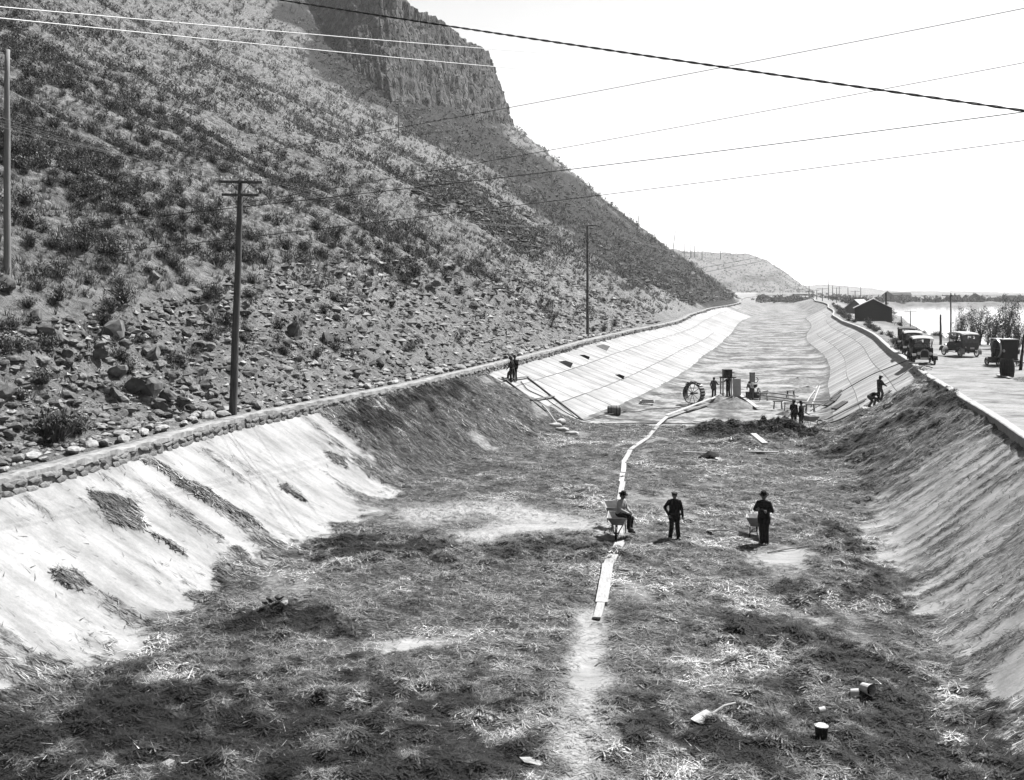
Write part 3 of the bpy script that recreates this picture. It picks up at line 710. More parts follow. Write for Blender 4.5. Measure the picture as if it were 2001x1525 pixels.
R2 = np.stack([qx, qy, qz+qs*.1], -1); S2 = np.stack([qs*1.2, qs, qs], -1); K2 = .01+.20*rng.random(len(qx))**2.2
RA, SA, KA = np.concatenate([R1, R2]), np.concatenate([S1, S2]), np.concatenate([K1, K2])
sz = SA[:, 0]/RA[:, 1]; od = np.argsort(-sz*(topix(RA)[0] > -10)); big = od[:260]; small = od[260:]
o = mobj('scree', scatter(ov, RA[small], SA[small], KA[small], 'scree'), M['stones']); tag(o, 'small broken stones littering the hillside scree', 'stones', kind='stuff')
rv = [rock_mesh('rock', 600+i, 2, .7, .12, 9, .4) for i in range(9)]
for m_ in rv: m_.materials.append(M['scree'])
for i in big: plant('rock', random.choice(rv), RA[i], SA[i]*random.uniform(.9, 1.2), 'angular broken rock lying on the hillside scree', 'rock', 'rocks on the scree')
# stones of the wall face farther along, too small to pick apart
n_ = 1500; fy_ = np.exp(rng.uniform(math.log(70), math.log(420), n_)); fzz = rng.uniform(2.95, 3.62, n_); fs_ = (.10+.10*rng.random(n_))*np.interp(fy_, [70, 420], [1, 2.2])
o = mobj('stone_facing', scatter(ov, np.stack([ev(_L, fy_)+.03, fy_, fzz], -1), np.stack([fs_*.7, fs_*1.5, fs_*1.2], -1), .06+.36*rng.random(n_), 'stone_facing'), M['stones'], lw); o['kind'] = 'stuff'
# boulders of the outcrop
M['boulder'] = plain('boulder', .05, .26, 1.6, rough=.9, rnd=.6, bump=.6)
bv = [rock_mesh('boulder', 700+i, 2, .8, .10, 11, .35) for i in range(8)]
for m_ in bv: m_.materials.append(M['boulder'])
for px_, py_, s_, lab in ((300,770,34,0),(262,762,26,0),(330,782,22,0),(232,735,24,0),(225,778,22,0),(357,790,20,0),(312,800,18,0),(222,655,34,1),(300,700,24,1),(195,700,20,1),(85,655,24,2),(118,672,22,2),(132,695,18,2),(70,620,20,2),(12,775,26,3),(8,560,28,3),(300,545,16,1),(575,655,24,4),(640,670,22,4),(745,715,16,4),(700,735,12,4),(720,560,12,4),(850,560,12,4),(660,625,12,4),(930,600,12,4)):
    P_ = hit(px_, py_); s = s_*P_.y/F
    plant('boulder', random.choice(bv), (P_.x, P_.y, P_.z+.25*s), (s*1.15, s*.9, s), ['dark angular boulder in the large outcrop above the stone wall', 'dark boulder below the clump of sagebrush on the slope', 'weathered boulder in the group beside the grey pole', 'big boulder at the edge of the hillside', 'half-buried boulder on the scree between the two poles'][lab], 'boulder', ['outcrop boulders', 'boulders under the sage', 'boulders by the pole', 'edge boulders', 'scree boulders'][lab])
# pale stones set along the wall
M['pale'] = plain('pale stone', .20, .50, 2.5, rough=.9, rnd=.7, bump=.5)
pv = [rock_mesh('pale_stone', 800+i, 2, .62, .16, 9, .5) for i in range(8)]
for m_ in pv: m_.materials.append(M['pale'])
yy = 25.0
while yy < 135:
    for k in range(2 if random.random() < .45 else 1):
        off = 1.15+random.uniform(-.15, .35)+k*.35; s = (.10+.26*random.random()**1.6)*(1 if yy < 70 else 1.25)
        xx = float(ev(_L, yy))-off; ang = math.atan2(1, float(ev(_L, yy+1)-ev(_L, yy)))+random.uniform(-.6, .6)
        plant('pale_stone', random.choice(pv), (xx, yy+random.uniform(-.2, .2), WALLZ+.04+s*.25+k*.10), (s*random.uniform(1.1, 1.7), s*.85, s*random.uniform(.7, 1)), 'pale broken stone laid along the back of the rubble wall', 'stone', 'pale stones along the wall', rz=ang)
    yy += random.uniform(.30, .9)*(1 if yy < 70 else 1.5)

# ---- right bank vegetation
def shrub(n, seed, leaf): 
    return brush(n, seed, leaf, .45)
t = NT('bank brush'); k = t.attr('tone'); oi = t.n('ShaderNodeObjectInfo'); q = t.math('MULTIPLY_ADD', oi.outputs['Random'], .5); q.node.inputs[2].default_value = .5
t.base(t.math('MULTIPLY', t.math('MULTIPLY', k, q), .75), .85, .15); M['brush'] = t.m
sm = []
for i in range(6):
    P_, T_2 = shrub(420, 860+i, .09); m_ = np_mesh('roadside_bush', P_, np.arange(len(P_)).reshape(-1, 3), {'tone': T_2}); m_.materials.append(M['brush']); sm.append(m_)
for i in range(70):
    yy = 88*math.exp(random.random()**1.1*math.log(420/88)); v_ = random.uniform(.7, 1.6)+(yy > 150)*random.uniform(0, 1.0)
    xx = float(ev(_RR, yy))+.4+v_; s = random.uniform(.5, .95)*(1 if yy < 160 else 1.5)
    plant('roadside_bush', random.choice(sm), (xx, yy, float(bank_z(v_, yy))-.03), (s, s, s*random.uniform(.8, 1.1)), 'low leafy bush growing along the back of the concrete kerb', 'bush', 'bushes along the kerb')
for i in range(46):
    yy = random.uniform(105, 330); vr = float(np.interp(yy, [95, 110, 130, 185, 300, 600], [12, 8.5, 6.5, 7, 12, 24])); v_ = vr+random.uniform(0, 3.5); xx = float(ev(_RR, yy))+.4+v_
    if 172 < yy < 205 and v_ < 13: continue
    s = random.uniform(.7, 1.3)*(1 if yy < 180 else 1.6)
    plant('bank_bush', random.choice(sm), (xx, yy, float(bank_z(v_, yy))-.05), (s, s, s*.9), 'scrubby bush on the bank between road and lake', 'bush', 'bushes on the lake bank')
# small trees by the lake behind the touring car
M['twig'] = plain('twigs', .05, .14, 9)
def small_tree(px_, d, hgt, wid, seed, label):
    vx = (px_-1000.5)*d/F; v_ = vx-float(ev(_RR, d))-.4; base = Vector((vx, d, float(bank_z(v_, d))-.1))
    g = random.Random(seed); T = thing('small_tree', label, 'tree', base)
    mb = MB(); tips = []
    for i in range(7):
        a = g.uniform(0, 6.28); le = g.uniform(.1, .5)*wid; p = [Vector((g.uniform(-.1, .1), g.uniform(-.1, .1), 0))]
        hh = hgt*g.uniform(.7, 1.0)
        for k in range(1, 6):
            f = k/5; p.append(Vector((math.cos(a)*le*f**1.3+g.uniform(-.08, .08), math.sin(a)*le*f**1.3+g.uniform(-.08, .08), hh*f)))
        mb.tube(p, [.06*(1-.85*k/5)*hgt/3.5 for k in range(6)], 5); tips += p[2:]
        for q_ in p[2:]:
            e = q_+Vector((g.uniform(-.5, .5)*wid*.5, g.uniform(-.5, .5)*wid*.5, g.uniform(.2, .6)*hgt*.3)); mb.tube([q_, (q_+e)/2+Vector((0, 0, .05)), e], [.02, .014, .006], 4); tips.append(e)
    mb.build('trunk', M['twig'], T)
    gg = np.random.default_rng(seed); tp = np.array([tuple(p) for p in tips]); n = 2600
    k = gg.integers(0, len(tp), n); c = tp[k]+gg.normal(0, .17*hgt/3.5, (n, 3)); a = gg.normal(0, 1, (n, 3)); a /= np.linalg.norm(a, axis=1)[:, None]; b = np.cross(a, gg.normal(0, 1, (n, 3))); b /= np.linalg.norm(b, axis=1)[:, None]
    s = .055*(.6+.8*gg.random((n, 1)))*hgt/3.2
    P_ = np.stack([c-b*s*.5, c+b*s*.5, c+a*s*1.5], 1).reshape(-1, 3)
    mobj('crown', np_mesh('crown', P_, np.arange(3*n).reshape(-1, 3), {'tone': np.repeat(.10+.25*gg.random(n), 3)}), M['brush'], T)
for i, a in enumerate(((1965,98,4.2,2.6),(1985,99,3.2,2.0),(1940,97,3.6,2.0),(1915,104,3.4,2.2),(1900,112,3.4,2.4),(1880,116,3.4,2.2),(1868,110,2.4,1.8),(1930,112,3.2,2.4),(1955,108,3.0,2.2),(1990,90,2.4,1.5),(2010,100,3.2,2.2))):
    small_tree(*a, 900+i, 'tall bare-twigged tree rising behind the black engine wagon' if i == 0 else 'scrubby young tree on the lake bank behind the touring car')
    if i: 
        o_ = [x for x in bpy.data.objects if x.name.startswith('small_tree')][-1]; o_['group'] = 'young trees on the bank'
# far shore: a wood that reads as one mass
g = rng; n = 900; fx = g.uniform(150, 1100, n); fy = 640+40*g.random(n)**1.5+60*(g.random(n) < .3)*g.random(n)
fz = 1.0+0*fx; fs = (1.2+3.2*g.random(n)**2); 
o = mobj('far_shore_wood', scatter([brush(150, 980+i, .22, .15) for i in range(6)], np.stack([fx, fy, fz-.3], -1), np.stack([fs*1.5, fs*1.5, fs*1.1], -1), .35+.7*g.random(n), 'far_shore_wood'), M['brush']); tag(o, 'low scrubby wood along the far shore of the lake', 'wood', kind='stuff')
n = 600; fy = g.uniform(330, 1150, n); fv = 8+g.random(n)*np.interp(fy, [330, 640, 1150], [10, 60, 500]); fx = ev(_RR, fy)+fv; fz = bank_z(fv, fy); ok = fz > -.5; fs = 1.0+1.6*g.random(n)
o = mobj('far_bank_scrub', scatter([brush(120, 990+i, .2, .2) for i in range(5)], np.stack([fx, fy, fz-.1], -1)[ok], np.stack([fs, fs, fs*.8], -1)[ok], (.5+.7*g.random(n))[ok], 'far_bank_scrub'), M['brush']); tag(o, 'scrub dotted over the flat land beyond the shack', 'scrub', kind='stuff')
n = 2200; q = g.random(n); 
# scrub on the second hill
fh = bpy.data.objects['far_hill'].data; nv = len(fh.vertices); co = np.zeros(nv*3, np.float32); fh.vertices.foreach_get('co', co); co = co.reshape(-1, 3)
pk = co[g.integers(0, nv, n)]; fs = .8+1.3*g.random(n)
o = mobj('far_hill_scrub', scatter(lo, pk+[0, 0, -.1], fs, .5+.8*g.random(n), 'far_hill_scrub'), M['sage']); tag(o, 'sagebrush speckling the lower hill beyond the bend', 'scrub', kind='stuff')
# ================================================================== object materials
M['pole'] = plain('pole wood', .05, .16, 3, (6, 6, .4), bump=.3); M['greypole'] = plain('weathered pole wood', .20, .36, 3, (6, 6, .4), bump=.3)
M['board'] = plain('pale new board', .34, .66, 3, (5, 1.2, 5), rough=.8, rnd=.2); M['oldwood'] = plain('old wood', .16, .34, 3, (1, 8, 8), rough=.85, rnd=.3)
M['darkwood'] = plain('tarred boards', .018, .05, 5, (8, 8, .5)); M['iron'] = plain('dark iron', .012, .045, 7, rough=.6, spec=.2, metal=.2); M['steel'] = plain('worn steel', .30, .55, 6, rough=.45, spec=.5, metal=.4)
M['black'] = plain('black paint', .008, .02, 4, rough=.55, spec=.15, bump=0); M['rubber'] = plain('tyre rubber', .16, .30, 8, rough=.9); M['canvas'] = plain('canvas top', .10, .20, 5, rough=.95); M['lightcanvas'] = plain('pale canvas', .42, .60, 5, rough=.95)
M['rope'] = plain('rope', .05, .12, 20); M['hose'] = plain('hose', .05, .10, 20); M['wire'] = plain('wire', .015, .03, 9, bump=0); M['bright_wire'] = plain('bright wire', .82, .95, 9, bump=0, rough=.5)
M['telegraph'] = plain('telegraph wire', .16, .24, 9, bump=0); M['white'] = plain('white paint', .58, .74, 6); M['brass'] = plain('lamp brass', .5, .7, 6, rough=.3, spec=.6, metal=.6, bump=0); M['sand'] = plain('sand', .08, .34, 3, bump=.6); M['sack'] = plain('sackcloth', .40, .60, 10, bump=.4)
M['shingle'] = plain('pale roof', .46, .66, 4, (3, 1, 1)); M['greywall'] = plain('grey clapboard', .14, .24, 4, (1, 1, 6)); M['farwall'] = plain('far house wall', .20, .28, 3)
M['skin'] = plain('skin', .16, .22, 12, rough=.6, bump=0); M['eye'] = plain('eye', .01, .02, 3, bump=0); M['suit'] = plain('dark suit', .010, .022, 14, rough=.95); M['trouser'] = plain('dark trousers', .014, .03, 14, rough=.95)
M['shirt'] = plain('pale shirt', .36, .50, 12, rough=.9); M['midcloth'] = plain('grey work cloth', .08, .15, 14, rough=.95); M['overall'] = plain('overalls', .04, .08, 14, rough=.95); M['shoe'] = plain('shoe leather', .03, .09, 10, rough=.6); M['hatc'] = plain('felt hat', .010, .02, 10, rough=.95); M['tanboot'] = plain('dusty boots', .22, .36, 10)
t = NT('celluloid pane'); t.base(.75, .3, .4); t.b.inputs['Alpha'].default_value = .12; M['pane'] = t.m
t = NT('lamp glass'); t.base(.75, .15, .6); M['lens'] = t.m

# ================================================================== people
def base_pose():
    J = dict(pelvis=(0,0,.95), chest=(0,0,1.28), neck=(0,.01,1.47), head=(0,.03,1.62))
    for s, k in ((-1, 'L'), (1, 'R')):
        J.update({'sh'+k: (s*.19,0,1.42), 'el'+k: (s*.25,-.03,1.14), 'wr'+k: (s*.25,.05,.90), 'hip'+k: (s*.095,0,.92), 'kn'+k: (s*.105,.025,.50), 'an'+k: (s*.115,-.02,.10), 'to'+k: (s*.145,.16,.045)})
    return J
def person(label, loc, rotz, pose, top='suit', legs='trouser', hat='fedora', coat=True, height=1.0, shoe='shoe', lean=(0, 0), sleeves=None):
    J = base_pose(); J.update(pose); J = {k: Vector(v) for k, v in J.items()}
    caps = []
    def c(a, b, r0, r1, tg): caps.append((Vector(a), Vector(b), r0, r1, tg))
    up = (J['neck']-J['pelvis']).normalized(); rt = (J['shR']-J['shL']).normalized(); fw = up.cross(rt).normalized()*-1
    if fw.dot((J['toL']+J['toR']-J['anL']-J['anR'])) < 0: pass
    fwd = rt.cross(up)*-1
    fwd = up.cross(rt)
    if fwd.y < 0 and abs(fwd.y) > .5: fwd = -fwd
    for s in (-1, 1):
        o = rt*(.075*s); c(J['pelvis']+o, J['chest']+rt*(.085*s), .115, .118, 'top'); c(J['chest']+rt*(.085*s), (J['chest']+J['neck'])/2+rt*(.10*s)+up*.02, .118, .095, 'top')
    c(J['pelvis']-rt*.07, J['pelvis']+rt*.07, .125, .125, 'legs' if not coat else 'top')
    for k in 'LR': c(J['neck']-up*.035, J['sh'+k]-up*.02, .066, .060, 'top'); c(J['chest']+up*.06, J['sh'+k]-up*.06, .10, .07, 'top')
    c(J['chest']+up*.1, J['neck']-up*.01, .09, .066, 'top')
    hd = J['head']; hu = (hd-J['neck']).normalized()
    c(J['neck'], hd-hu*.05, .058, .055, 'skin')
    c(hd-hu*.045+fwd*.018, hd+hu*.035-fwd*.012, .074, .098, 'skin'); c(hd-hu*.085+fwd*.045, hd-hu*.06+fwd*.03, .034, .05, 'skin')
    c(hd+fwd*.075-hu*.005, hd+fwd*.102-hu*.03, .013, .019, 'skin')
    for s in (-1, 1): c(hd+rt*(.088*s)-hu*.015, hd+rt*(.092*s)+hu*.02, .018, .02, 'skin')
    c(hd-fwd*.035-hu*.01, hd-fwd*.03+hu*.045, .09, .096, 'hair')
    for k in 'LR':
        c(J['sh'+k]-up*.02, J['el'+k], .064, .056, 'top'); c(J['el'+k], J['wr'+k], .056, .046, 'sleeve')
        d = (J['wr'+k]-J['el'+k]).normalized(); c(J['wr'+k], J['wr'+k]+d*.075, .030, .036, 'skin')
        c(J['hip'+k], J['kn'+k], .104, .086, 'legs'); c(J['kn'+k], J['an'+k], .084, .078, 'legs')
        c(J['an'+k]-Vector((0, 0, .03)), J['to'+k], .052, .042, 'shoe'); c(J['an'+k]-Vector((0, 0, .045))-(J['to'+k]-J['an'+k])*.25, J['to'+k], .045, .04, 'shoe')
        if coat: c(J['pelvis']+(J['hip'+k]-J['pelvis'])*1.0, J['hip'+k]+(J['kn'+k]-J['hip'+k])*.33, .125, .122, 'top')
    mb = MB()
    for a, b, r0, r1, tg in caps:
        if (b-a).length < 1e-4: b = a+Vector((0, 0, .001))
        mb.cyl(a, b, r0, r1, 12); mb.ell(a, (r0,)*3, 12, 8); mb.ell(b, (r1,)*3, 12, 8)
    me = mb.mesh('tmp'); ob = bpy.data.objects.new('tmp', me); col.objects.link(ob)
    rm = ob.modifiers.new('r', 'REMESH'); rm.mode = 'VOXEL'; rm.voxel_size = .0165
    sm_ = ob.modifiers.new('s', 'SMOOTH'); sm_.iterations = 4; sm_.factor = .5
    dg = bpy.context.evaluated_depsgraph_get(); dg.update(); me2 = bpy.data.meshes.new_from_object(ob.evaluated_get(dg))
    bpy.data.objects.remove(ob); bpy.data.meshes.remove(me)
    n = len(me2.vertices); co = np.zeros(n*3, np.float32); me2.vertices.foreach_get('co', co); co = co.reshape(-1, 3)
    fc = np.zeros(len(me2.polygons)*3, np.float32); me2.polygons.foreach_get('center', fc); fc = fc.reshape(-1, 3)
    best = np.full(len(fc), 1e9); tg_ = np.zeros(len(fc), np.int32); names = ['top', 'legs', 'skin', 'hair', 'shoe', 'sleeve', 'eye']
    for a, b, r0, r1, tg in caps:
        a_, b_ = np.array(a), np.array(b); e = b_-a_; q = np.clip(((fc-a_)@e)/(e@e+1e-9), 0, 1); dd_ = np.linalg.norm(fc-a_-q[:, None]*e, axis=1)-(r0+(r1-r0)*q)
        m_ = dd_ < best-.004; best[m_] = dd_[m_]; tg_[m_] = names.index(tg)
    # cloth folds
    fold = (fbm(co[:, 0]*14+co[:, 2]*9, co[:, 2]*13+co[:, 1]*14, 6, 3)-.5)*.016*(co[:, 2] < J['neck'].z)
    cen = np.array(J['pelvis']); 
    nr = np.zeros(n*3, np.float32); me2.vertex_normals.foreach_get('vector', nr); co = co+nr.reshape(-1, 3)*fold[:, None]
    faces = [tuple(p.vertices) for p in me2.polygons]; mats_i = list(tg_); bpy.data.meshes.remove(me2)
    x = MB(); x.v = [tuple(p) for p in co.tolist()]; x.f = faces; x.m = mats_i
    for k, s in (('L', -1), ('R', 1)):
        d = (J['wr'+k]-J['el'+k]).normalized(); side = d.cross(fwd); side = side.normalized() if side.length > .1 else rt; pal = side.cross(d).normalized(); base = J['wr'+k]+d*.085; x.mi = 2
        for i in range(4):
            o = base+side*(.024*(i-1.5)); L = (.036, .042, .040, .030)[i]; m1 = o+d*L+pal*.010; m2 = m1+d*L*.6+pal*.022
            x.cyl(o, m1, .010, .009, 6); x.cyl(m1, m2, .009, .007, 6)
        o = J['wr'+k]+d*.035+side*(.034); m1 = o+(d*.7+side*.7).normalized()*.04; x.cyl(o, m1, .011, .010, 6); x.cyl(m1, m1+d*.03, .010, .008, 6)
    x.mi = 6
    for s in (-1, 1): x.ell(hd+fwd*.082+rt*(.030*s)+hu*.012, (.011, .008, .007), 6, 4)
    x.ell(hd+fwd*.088-hu*.055, (.022, .006, .004), 6, 4)
    me = bpy.data.meshes.new('person'); me.from_pydata(x.v, [], x.f); me.polygons.foreach_set('material_index', np.array(x.m, np.int32)); me.polygons.foreach_set('use_smooth', np.ones(len(x.f), bool)); me.update()
    for nm in (top, legs, 'skin', 'hatc', shoe, sleeves or top, 'eye'): me.materials.append(M[nm])
    o = bpy.data.objects.new('person', me); link(o); o.location = loc; o.rotation_euler = (lean[0], lean[1], rotz); o.scale = (height,)*3
    tag(o, label, 'person')
    if hat:
        h = MB(); q = hu.to_track_quat('Z', 'Y').to_matrix(); bse = hd+hu*.055
        if hat == 'fedora': pr = [(.0, .115), (.05, .125), (.085, .105), (.098, .03), (.102, .0), (.15, -.006), (.172, .006), (.15, -.014), (.09, -.016), (.085, -.03)]
        elif hat == 'bowler': pr = [(.0, .135), (.05, .125), (.085, .085), (.098, .03), (.102, .0), (.14, -.004), (.155, .012), (.14, -.012), (.09, -.016), (.085, -.03)]
        else: pr = [(.0, .07), (.07, .066), (.118, .045), (.125, .028), (.10, .008), (.098, -.02), (.09, -.02)]
        h.lathe(pr, 16)
        if hat == 'cap': h.prism([(-.08, .07), (-.06, .13), (0, .155), (.06, .13), (.08, .07)], -.012, .0, 'xy')
        if hat in ('fedora', 'bowler'): pass
        h.v = [tuple((q @ Vector(p))+bse) for p in h.v]
        h.build('hat', M['hatc'] if hat != 'cap' else M['overall'], o, True)
        if hat == 'fedora':
            b_ = MB(); b_.lathe([(.1005, .005), (.1035, .005), (.1025, .035), (.0995, .035)], 16, caps=False); b_.v = [tuple((q @ Vector(p))+bse) for p in b_.v]; b_.build('hat_band', M['eye'], bpy.data.objects[o.children[0].name])
    return o
def floor_at(px, py):
    P = hit(px, py)
    if P.y < R0: P.z = float(hayground(np.array([P.x]), np.array([P.y]))[0][0])-.03
    return P
# three men in the hay
PS = floor_at(1212, 1060)
sit = dict(pelvis=(0,-.05,.86), chest=(.0,.02,1.18), neck=(0,.05,1.36), head=(.01,.09,1.51), shL=(-.19,.03,1.31), shR=(.19,.03,1.31), elL=(-.25,.10,1.04), wrL=(-.10,.30,.95), elR=(.25,.12,1.05), wrR=(.08,.34,.93),
    hipL=(-.095,-.02,.84), knL=(-.12,.38,.72), anL=(-.12,.30,.28), toL=(-.14,.48,.24), hipR=(.095,-.02,.84), knR=(.12,.42,.86), anR=(.06,.36,.42), toR=(.07,.54,.37))
person('seated man in pale shirt, dark waistcoat and felt hat on a wheelbarrow', (PS.x+.02, PS.y-.05, PS.z-.02), R(-128), sit, 'shirt', 'trouser', 'fedora', False)
PM = floor_at(1318, 1063)
person('man in dark buttoned jacket and cap standing with one hand in his pocket', PM, R(178), dict(elR=(.34,-.08,1.16), wrR=(.22,.05,.93), elL=(-.27,-.02,1.13), wrL=(-.29,.06,.88), anL=(-.15,-.02,.10), toL=(-.22,.14,.045), anR=(.15,-.02,.10), toR=(.22,.14,.045)), 'suit', 'trouser', 'cap', True, .98, 'tanboot')
PR_ = floor_at(1493, 1069)
person('tall man in long dark clothes and felt hat standing with folded arms', PR_, R(150), dict(elL=(-.30,.06,1.16), wrL=(.05,.24,1.20), elR=(.29,.08,1.17), wrR=(-.06,.23,1.17), anL=(-.08,-.02,.10), anR=(.08,-.02,.10), toL=(-.10,.16,.045), toR=(.12,.16,.045), knL=(-.08,.02,.5), knR=(.08,.02,.5), head=(-.01,.05,1.63)), 'suit', 'trouser', 'fedora', True, 1.07)
# pair on the new floor
PA = floor_at(1551, 836); PB = floor_at(1566, 839)
person('man in dark coat and hat holding a broom beside a companion', PA, R(-40), dict(elL=(-.28,.10,1.15), wrL=(-.20,.32,1.05)), 'suit', 'trouser', 'cap', True, 1.03)
person('man in dark overcoat and hat standing by a loaded wheelbarrow', PB, R(40), dict(elR=(.26,.10,1.14), wrR=(.22,.28,.98)), 'suit', 'trouser', 'fedora', True, .98)
# mixer crew
PC = floor_at(1395, 779); PD = floor_at(1423, 777); PE = floor_at(1468, 783)
person('man in grey work jacket with his back turned beside the mixer', PC, R(-30), dict(elR=(.28,.16,1.16), wrR=(.26,.40,1.12), elL=(-.29,.02,1.15)), 'midcloth', 'trouser', 'cap', True, 1.0)
person('man in dark overalls reaching up at the water tank frame', PD, R(25), dict(elL=(-.26,.20,1.25), wrL=(-.28,.42,1.20), elR=(.26,.16,1.5), wrR=(.22,.30,1.72)), 'suit', 'trouser', 'cap', False, 1.05)
person('man in pale trousers bending over the small hoist engine', PE, R(5), dict(pelvis=(0,-.12,.95), chest=(0,.10,1.18), neck=(0,.26,1.30), head=(0,.37,1.38), shL=(-.19,.20,1.27), shR=(.19,.20,1.27), elL=(-.24,.36,1.04), wrL=(-.18,.52,.92), elR=(.24,.36,1.04), wrR=(.18,.52,.92), hipL=(-.095,-.12,.92), hipR=(.095,-.12,.92), knL=(-.105,0,.5), knR=(.105,0,.5)), 'midcloth', 'midcloth', 'cap', False, 1.0)
# two on the right bank, two on the left
PF = hit(1719, 787); PG = hit(1702, 797); PH = hit(1006, 746); PI = hit(1000, 748)
person('man in overalls and cap standing upright on the sloping right bank', (PF.x, PF.y, PF.z-.02), R(-70), dict(elL=(-.24,.16,1.18), wrL=(-.14,.38,1.12), elR=(.24,.18,1.16), wrR=(.10,.40,1.08), head=(0,.07,1.60), anR=(.115,.04,.24), knR=(.105,.14,.6), toR=(.145,.22,.19)), 'overall', 'midcloth', 'cap', False, 1.0)
person('crouching man in dark jacket and pale trousers trowelling the right bank', (PG.x, PG.y, PG.z-.02), R(-75), dict(pelvis=(0,-.10,.72), chest=(0,.20,.86), neck=(0,.38,.90), head=(0,.50,.86), shL=(-.19,.32,.88), shR=(.19,.32,.88), elL=(-.24,.40,.60), wrL=(-.18,.56,.42), elR=(.24,.42,.62), wrR=(.18,.60,.46), hipL=(-.10,-.10,.70), hipR=(.10,-.10,.70), knL=(-.16,.20,.44), knR=(.16,.26,.60), anL=(-.13,-.05,.10), toL=(-.15,.13,.045), anR=(.13,.14,.22), toR=(.15,.32,.17)), 'suit', 'midcloth', 'cap', False, 1.0)
person('man with a hat stepping up the left bank with one knee raised', (PI.x, PI.y, PI.z-.02), R(62), dict(head=(0,.08,1.6), knR=(.12,.32,.62), anR=(.13,.36,.32), toR=(.14,.54,.28), elL=(-.26,.06,1.14), wrL=(-.22,.22,.96), elR=(.27,.02,1.16)), 'suit', 'trouser', 'fedora', True, 1.02)
person('man in dark clothes standing on the crossboard of the left bank frame', (PH.x, PH.y, PH.z), R(140), dict(elR=(.25,.12,1.15), wrR=(.18,.30,1.05)), 'suit', 'trouser', 'fedora', False, 1.03)

# ================================================================== wheelbarrows, planks, tools
def wheelbarrow(loc, rz, label, sc=1.0, tilt=0):
    T = thing('wheelbarrow', label, 'wheelbarrow', loc, rz, None); T.scale = (sc,)*3; T.rotation_euler.x = tilt
    # local: +y is the wheel end
    b, tp = [(-.22,-.28,.44),(.22,-.28,.44),(.20,.30,.42),(-.20,.30,.42)], [(-.40,-.46,.78),(.40,-.46,.78),(.36,.55,.72),(-.36,.55,.72)]
    mb = MB(); ins = [(x*.94, y*.94, z+.03) for x, y, z in b]; it = [(x*.95, y*.95, z) for x, y, z in tp]
    V = b+tp+ins+it
    mb.add(V, [(0,3,2,1)]+[(i, (i+1) % 4, 4+(i+1) % 4, 4+i) for i in range(4)]+[(8,9,10,11)]+[(8+i, 12+i, 12+(i+1) % 4, 8+(i+1) % 4) for i in range(4)]+[(4+i, 4+(i+1) % 4, 12+(i+1) % 4, 12+i) for i in range(4)])
    tr = mb.build('tray', M['steel'], T); mb = MB(); mb.tube([Vector(p) for p in tp], .014, 6, True); mb.build('rim', M['white'], tr)
    for s in (-1, 1): mb = MB(); mb.tube([(s*.07, .86, .24), (s*.20, .1, .40), (s*.27, -.6, .50), (s*.28, -1.0, .56)], .024, 6); mb.build('handle', M['oldwood'], T)
    for s in (-1, 1): mb = MB(); mb.tube([(s*.24, -.18, .45), (s*.27, -.34, 0), (s*.26, -.48, .48)], .014, 5); mb.build('leg', M['iron'], T)
    w = MB(); w.lathe([(.20, -.025), (.24, -.03), (.24, .03), (.20, .025), (.20, -.025)], 20, (0, .86, .24), 'x', caps=False); wo_ = w.build('wheel', M['iron'], T, True)
    sp = MB()
    for k in range(6): a = k*math.pi/3; sp.cyl((0, .86, .24), (0, .86+.21*math.cos(a), .24+.21*math.sin(a)), .009, n=5)
    sp.cyl((-.07, .86, .24), (.07, .86, .24), .03, n=8); sp.build('spokes', M['iron'], wo_)
    return T
wheelbarrow((PS.x-.06, PS.y+.25, PS.z+.02), R(170), 'pale wheelbarrow on the plank run that the hatted man sits on', .95)
P_ = floor_at(1211, 1045); wheelbarrow((P_.x-.12, PS.y+1.75, PS.z+.06), R(178), 'empty pale wheelbarrow standing on the plank run behind the seated man', 1.0)
P_ = floor_at(1489, 1060); wheelbarrow((P_.x+.0, P_.y+.75, P_.z), R(-12), 'pale flared wheelbarrow standing behind the man with folded arms', 1.0)
P_ = floor_at(1583, 836); wheelbarrow(P_, R(-60), 'dark loaded wheelbarrow beside the two men on the new concrete floor', 1.0)

def plank(a, b, w, th, label, mat='board', group=None, name='plank', lift=.03):
    a = Vector(a); b = Vector(b); c = (a+b)/2; d = b-a; mb = MB()
    x = Vector((d.y, -d.x, 0)).normalized(); L = d.length; r_ = random.Random(int(L*1000)); nseg = 6; V = []
    for i in range(nseg+1):
        p = -d/2+d*(i/nseg); k = r_.uniform(-.01, .01)
        V += [p-x*(w/2+k), p+x*(w/2-k), p+x*(w/2-k)+Vector((0, 0, th)), p-x*(w/2+k)+Vector((0, 0, th))]
    Fs = [(0,1,2,3), (4*nseg+3, 4*nseg+2, 4*nseg+1, 4*nseg)]
    for i in range(nseg):
        q = 4*i; Fs += [(q+k, q+4+k, q+4+(k+1) % 4, q+(k+1) % 4) for k in range(4)]
    mb.add(V, Fs); o = mb.build(name, M[mat]); o.location = c+Vector((0, 0, lift)); return tag(o, label, 'plank', group)
run = [(1413,776),(1388,787),(1345,803),(1303,819),(1283,838),(1265,862),(1232,884),(1221,905),(1217,930),(1214,952),(1212,985),(1213,1030),(1211,1076)]
pts = [floor_at(*p) for p in run]
for i, (a, b) in enumerate(zip(pts[:-1], pts[1:])):
    a = a.copy(); b = b.copy(); a.z = max(a.z, .08)+.05; b.z = max(b.z, .08)+.05
    if i < 3: a.z += .16; b.z += .12
    e_ = (b-a).normalized()*.05; q_ = Vector((random.uniform(-.07, .07), 0, 0)); plank(a+e_+q_, b-e_+q_*-.5, .24, .045, 'pale plank of the barrow run leading from the mixer to the seated man', group='planks of the barrow run', lift=-.02+.02*(i % 2))
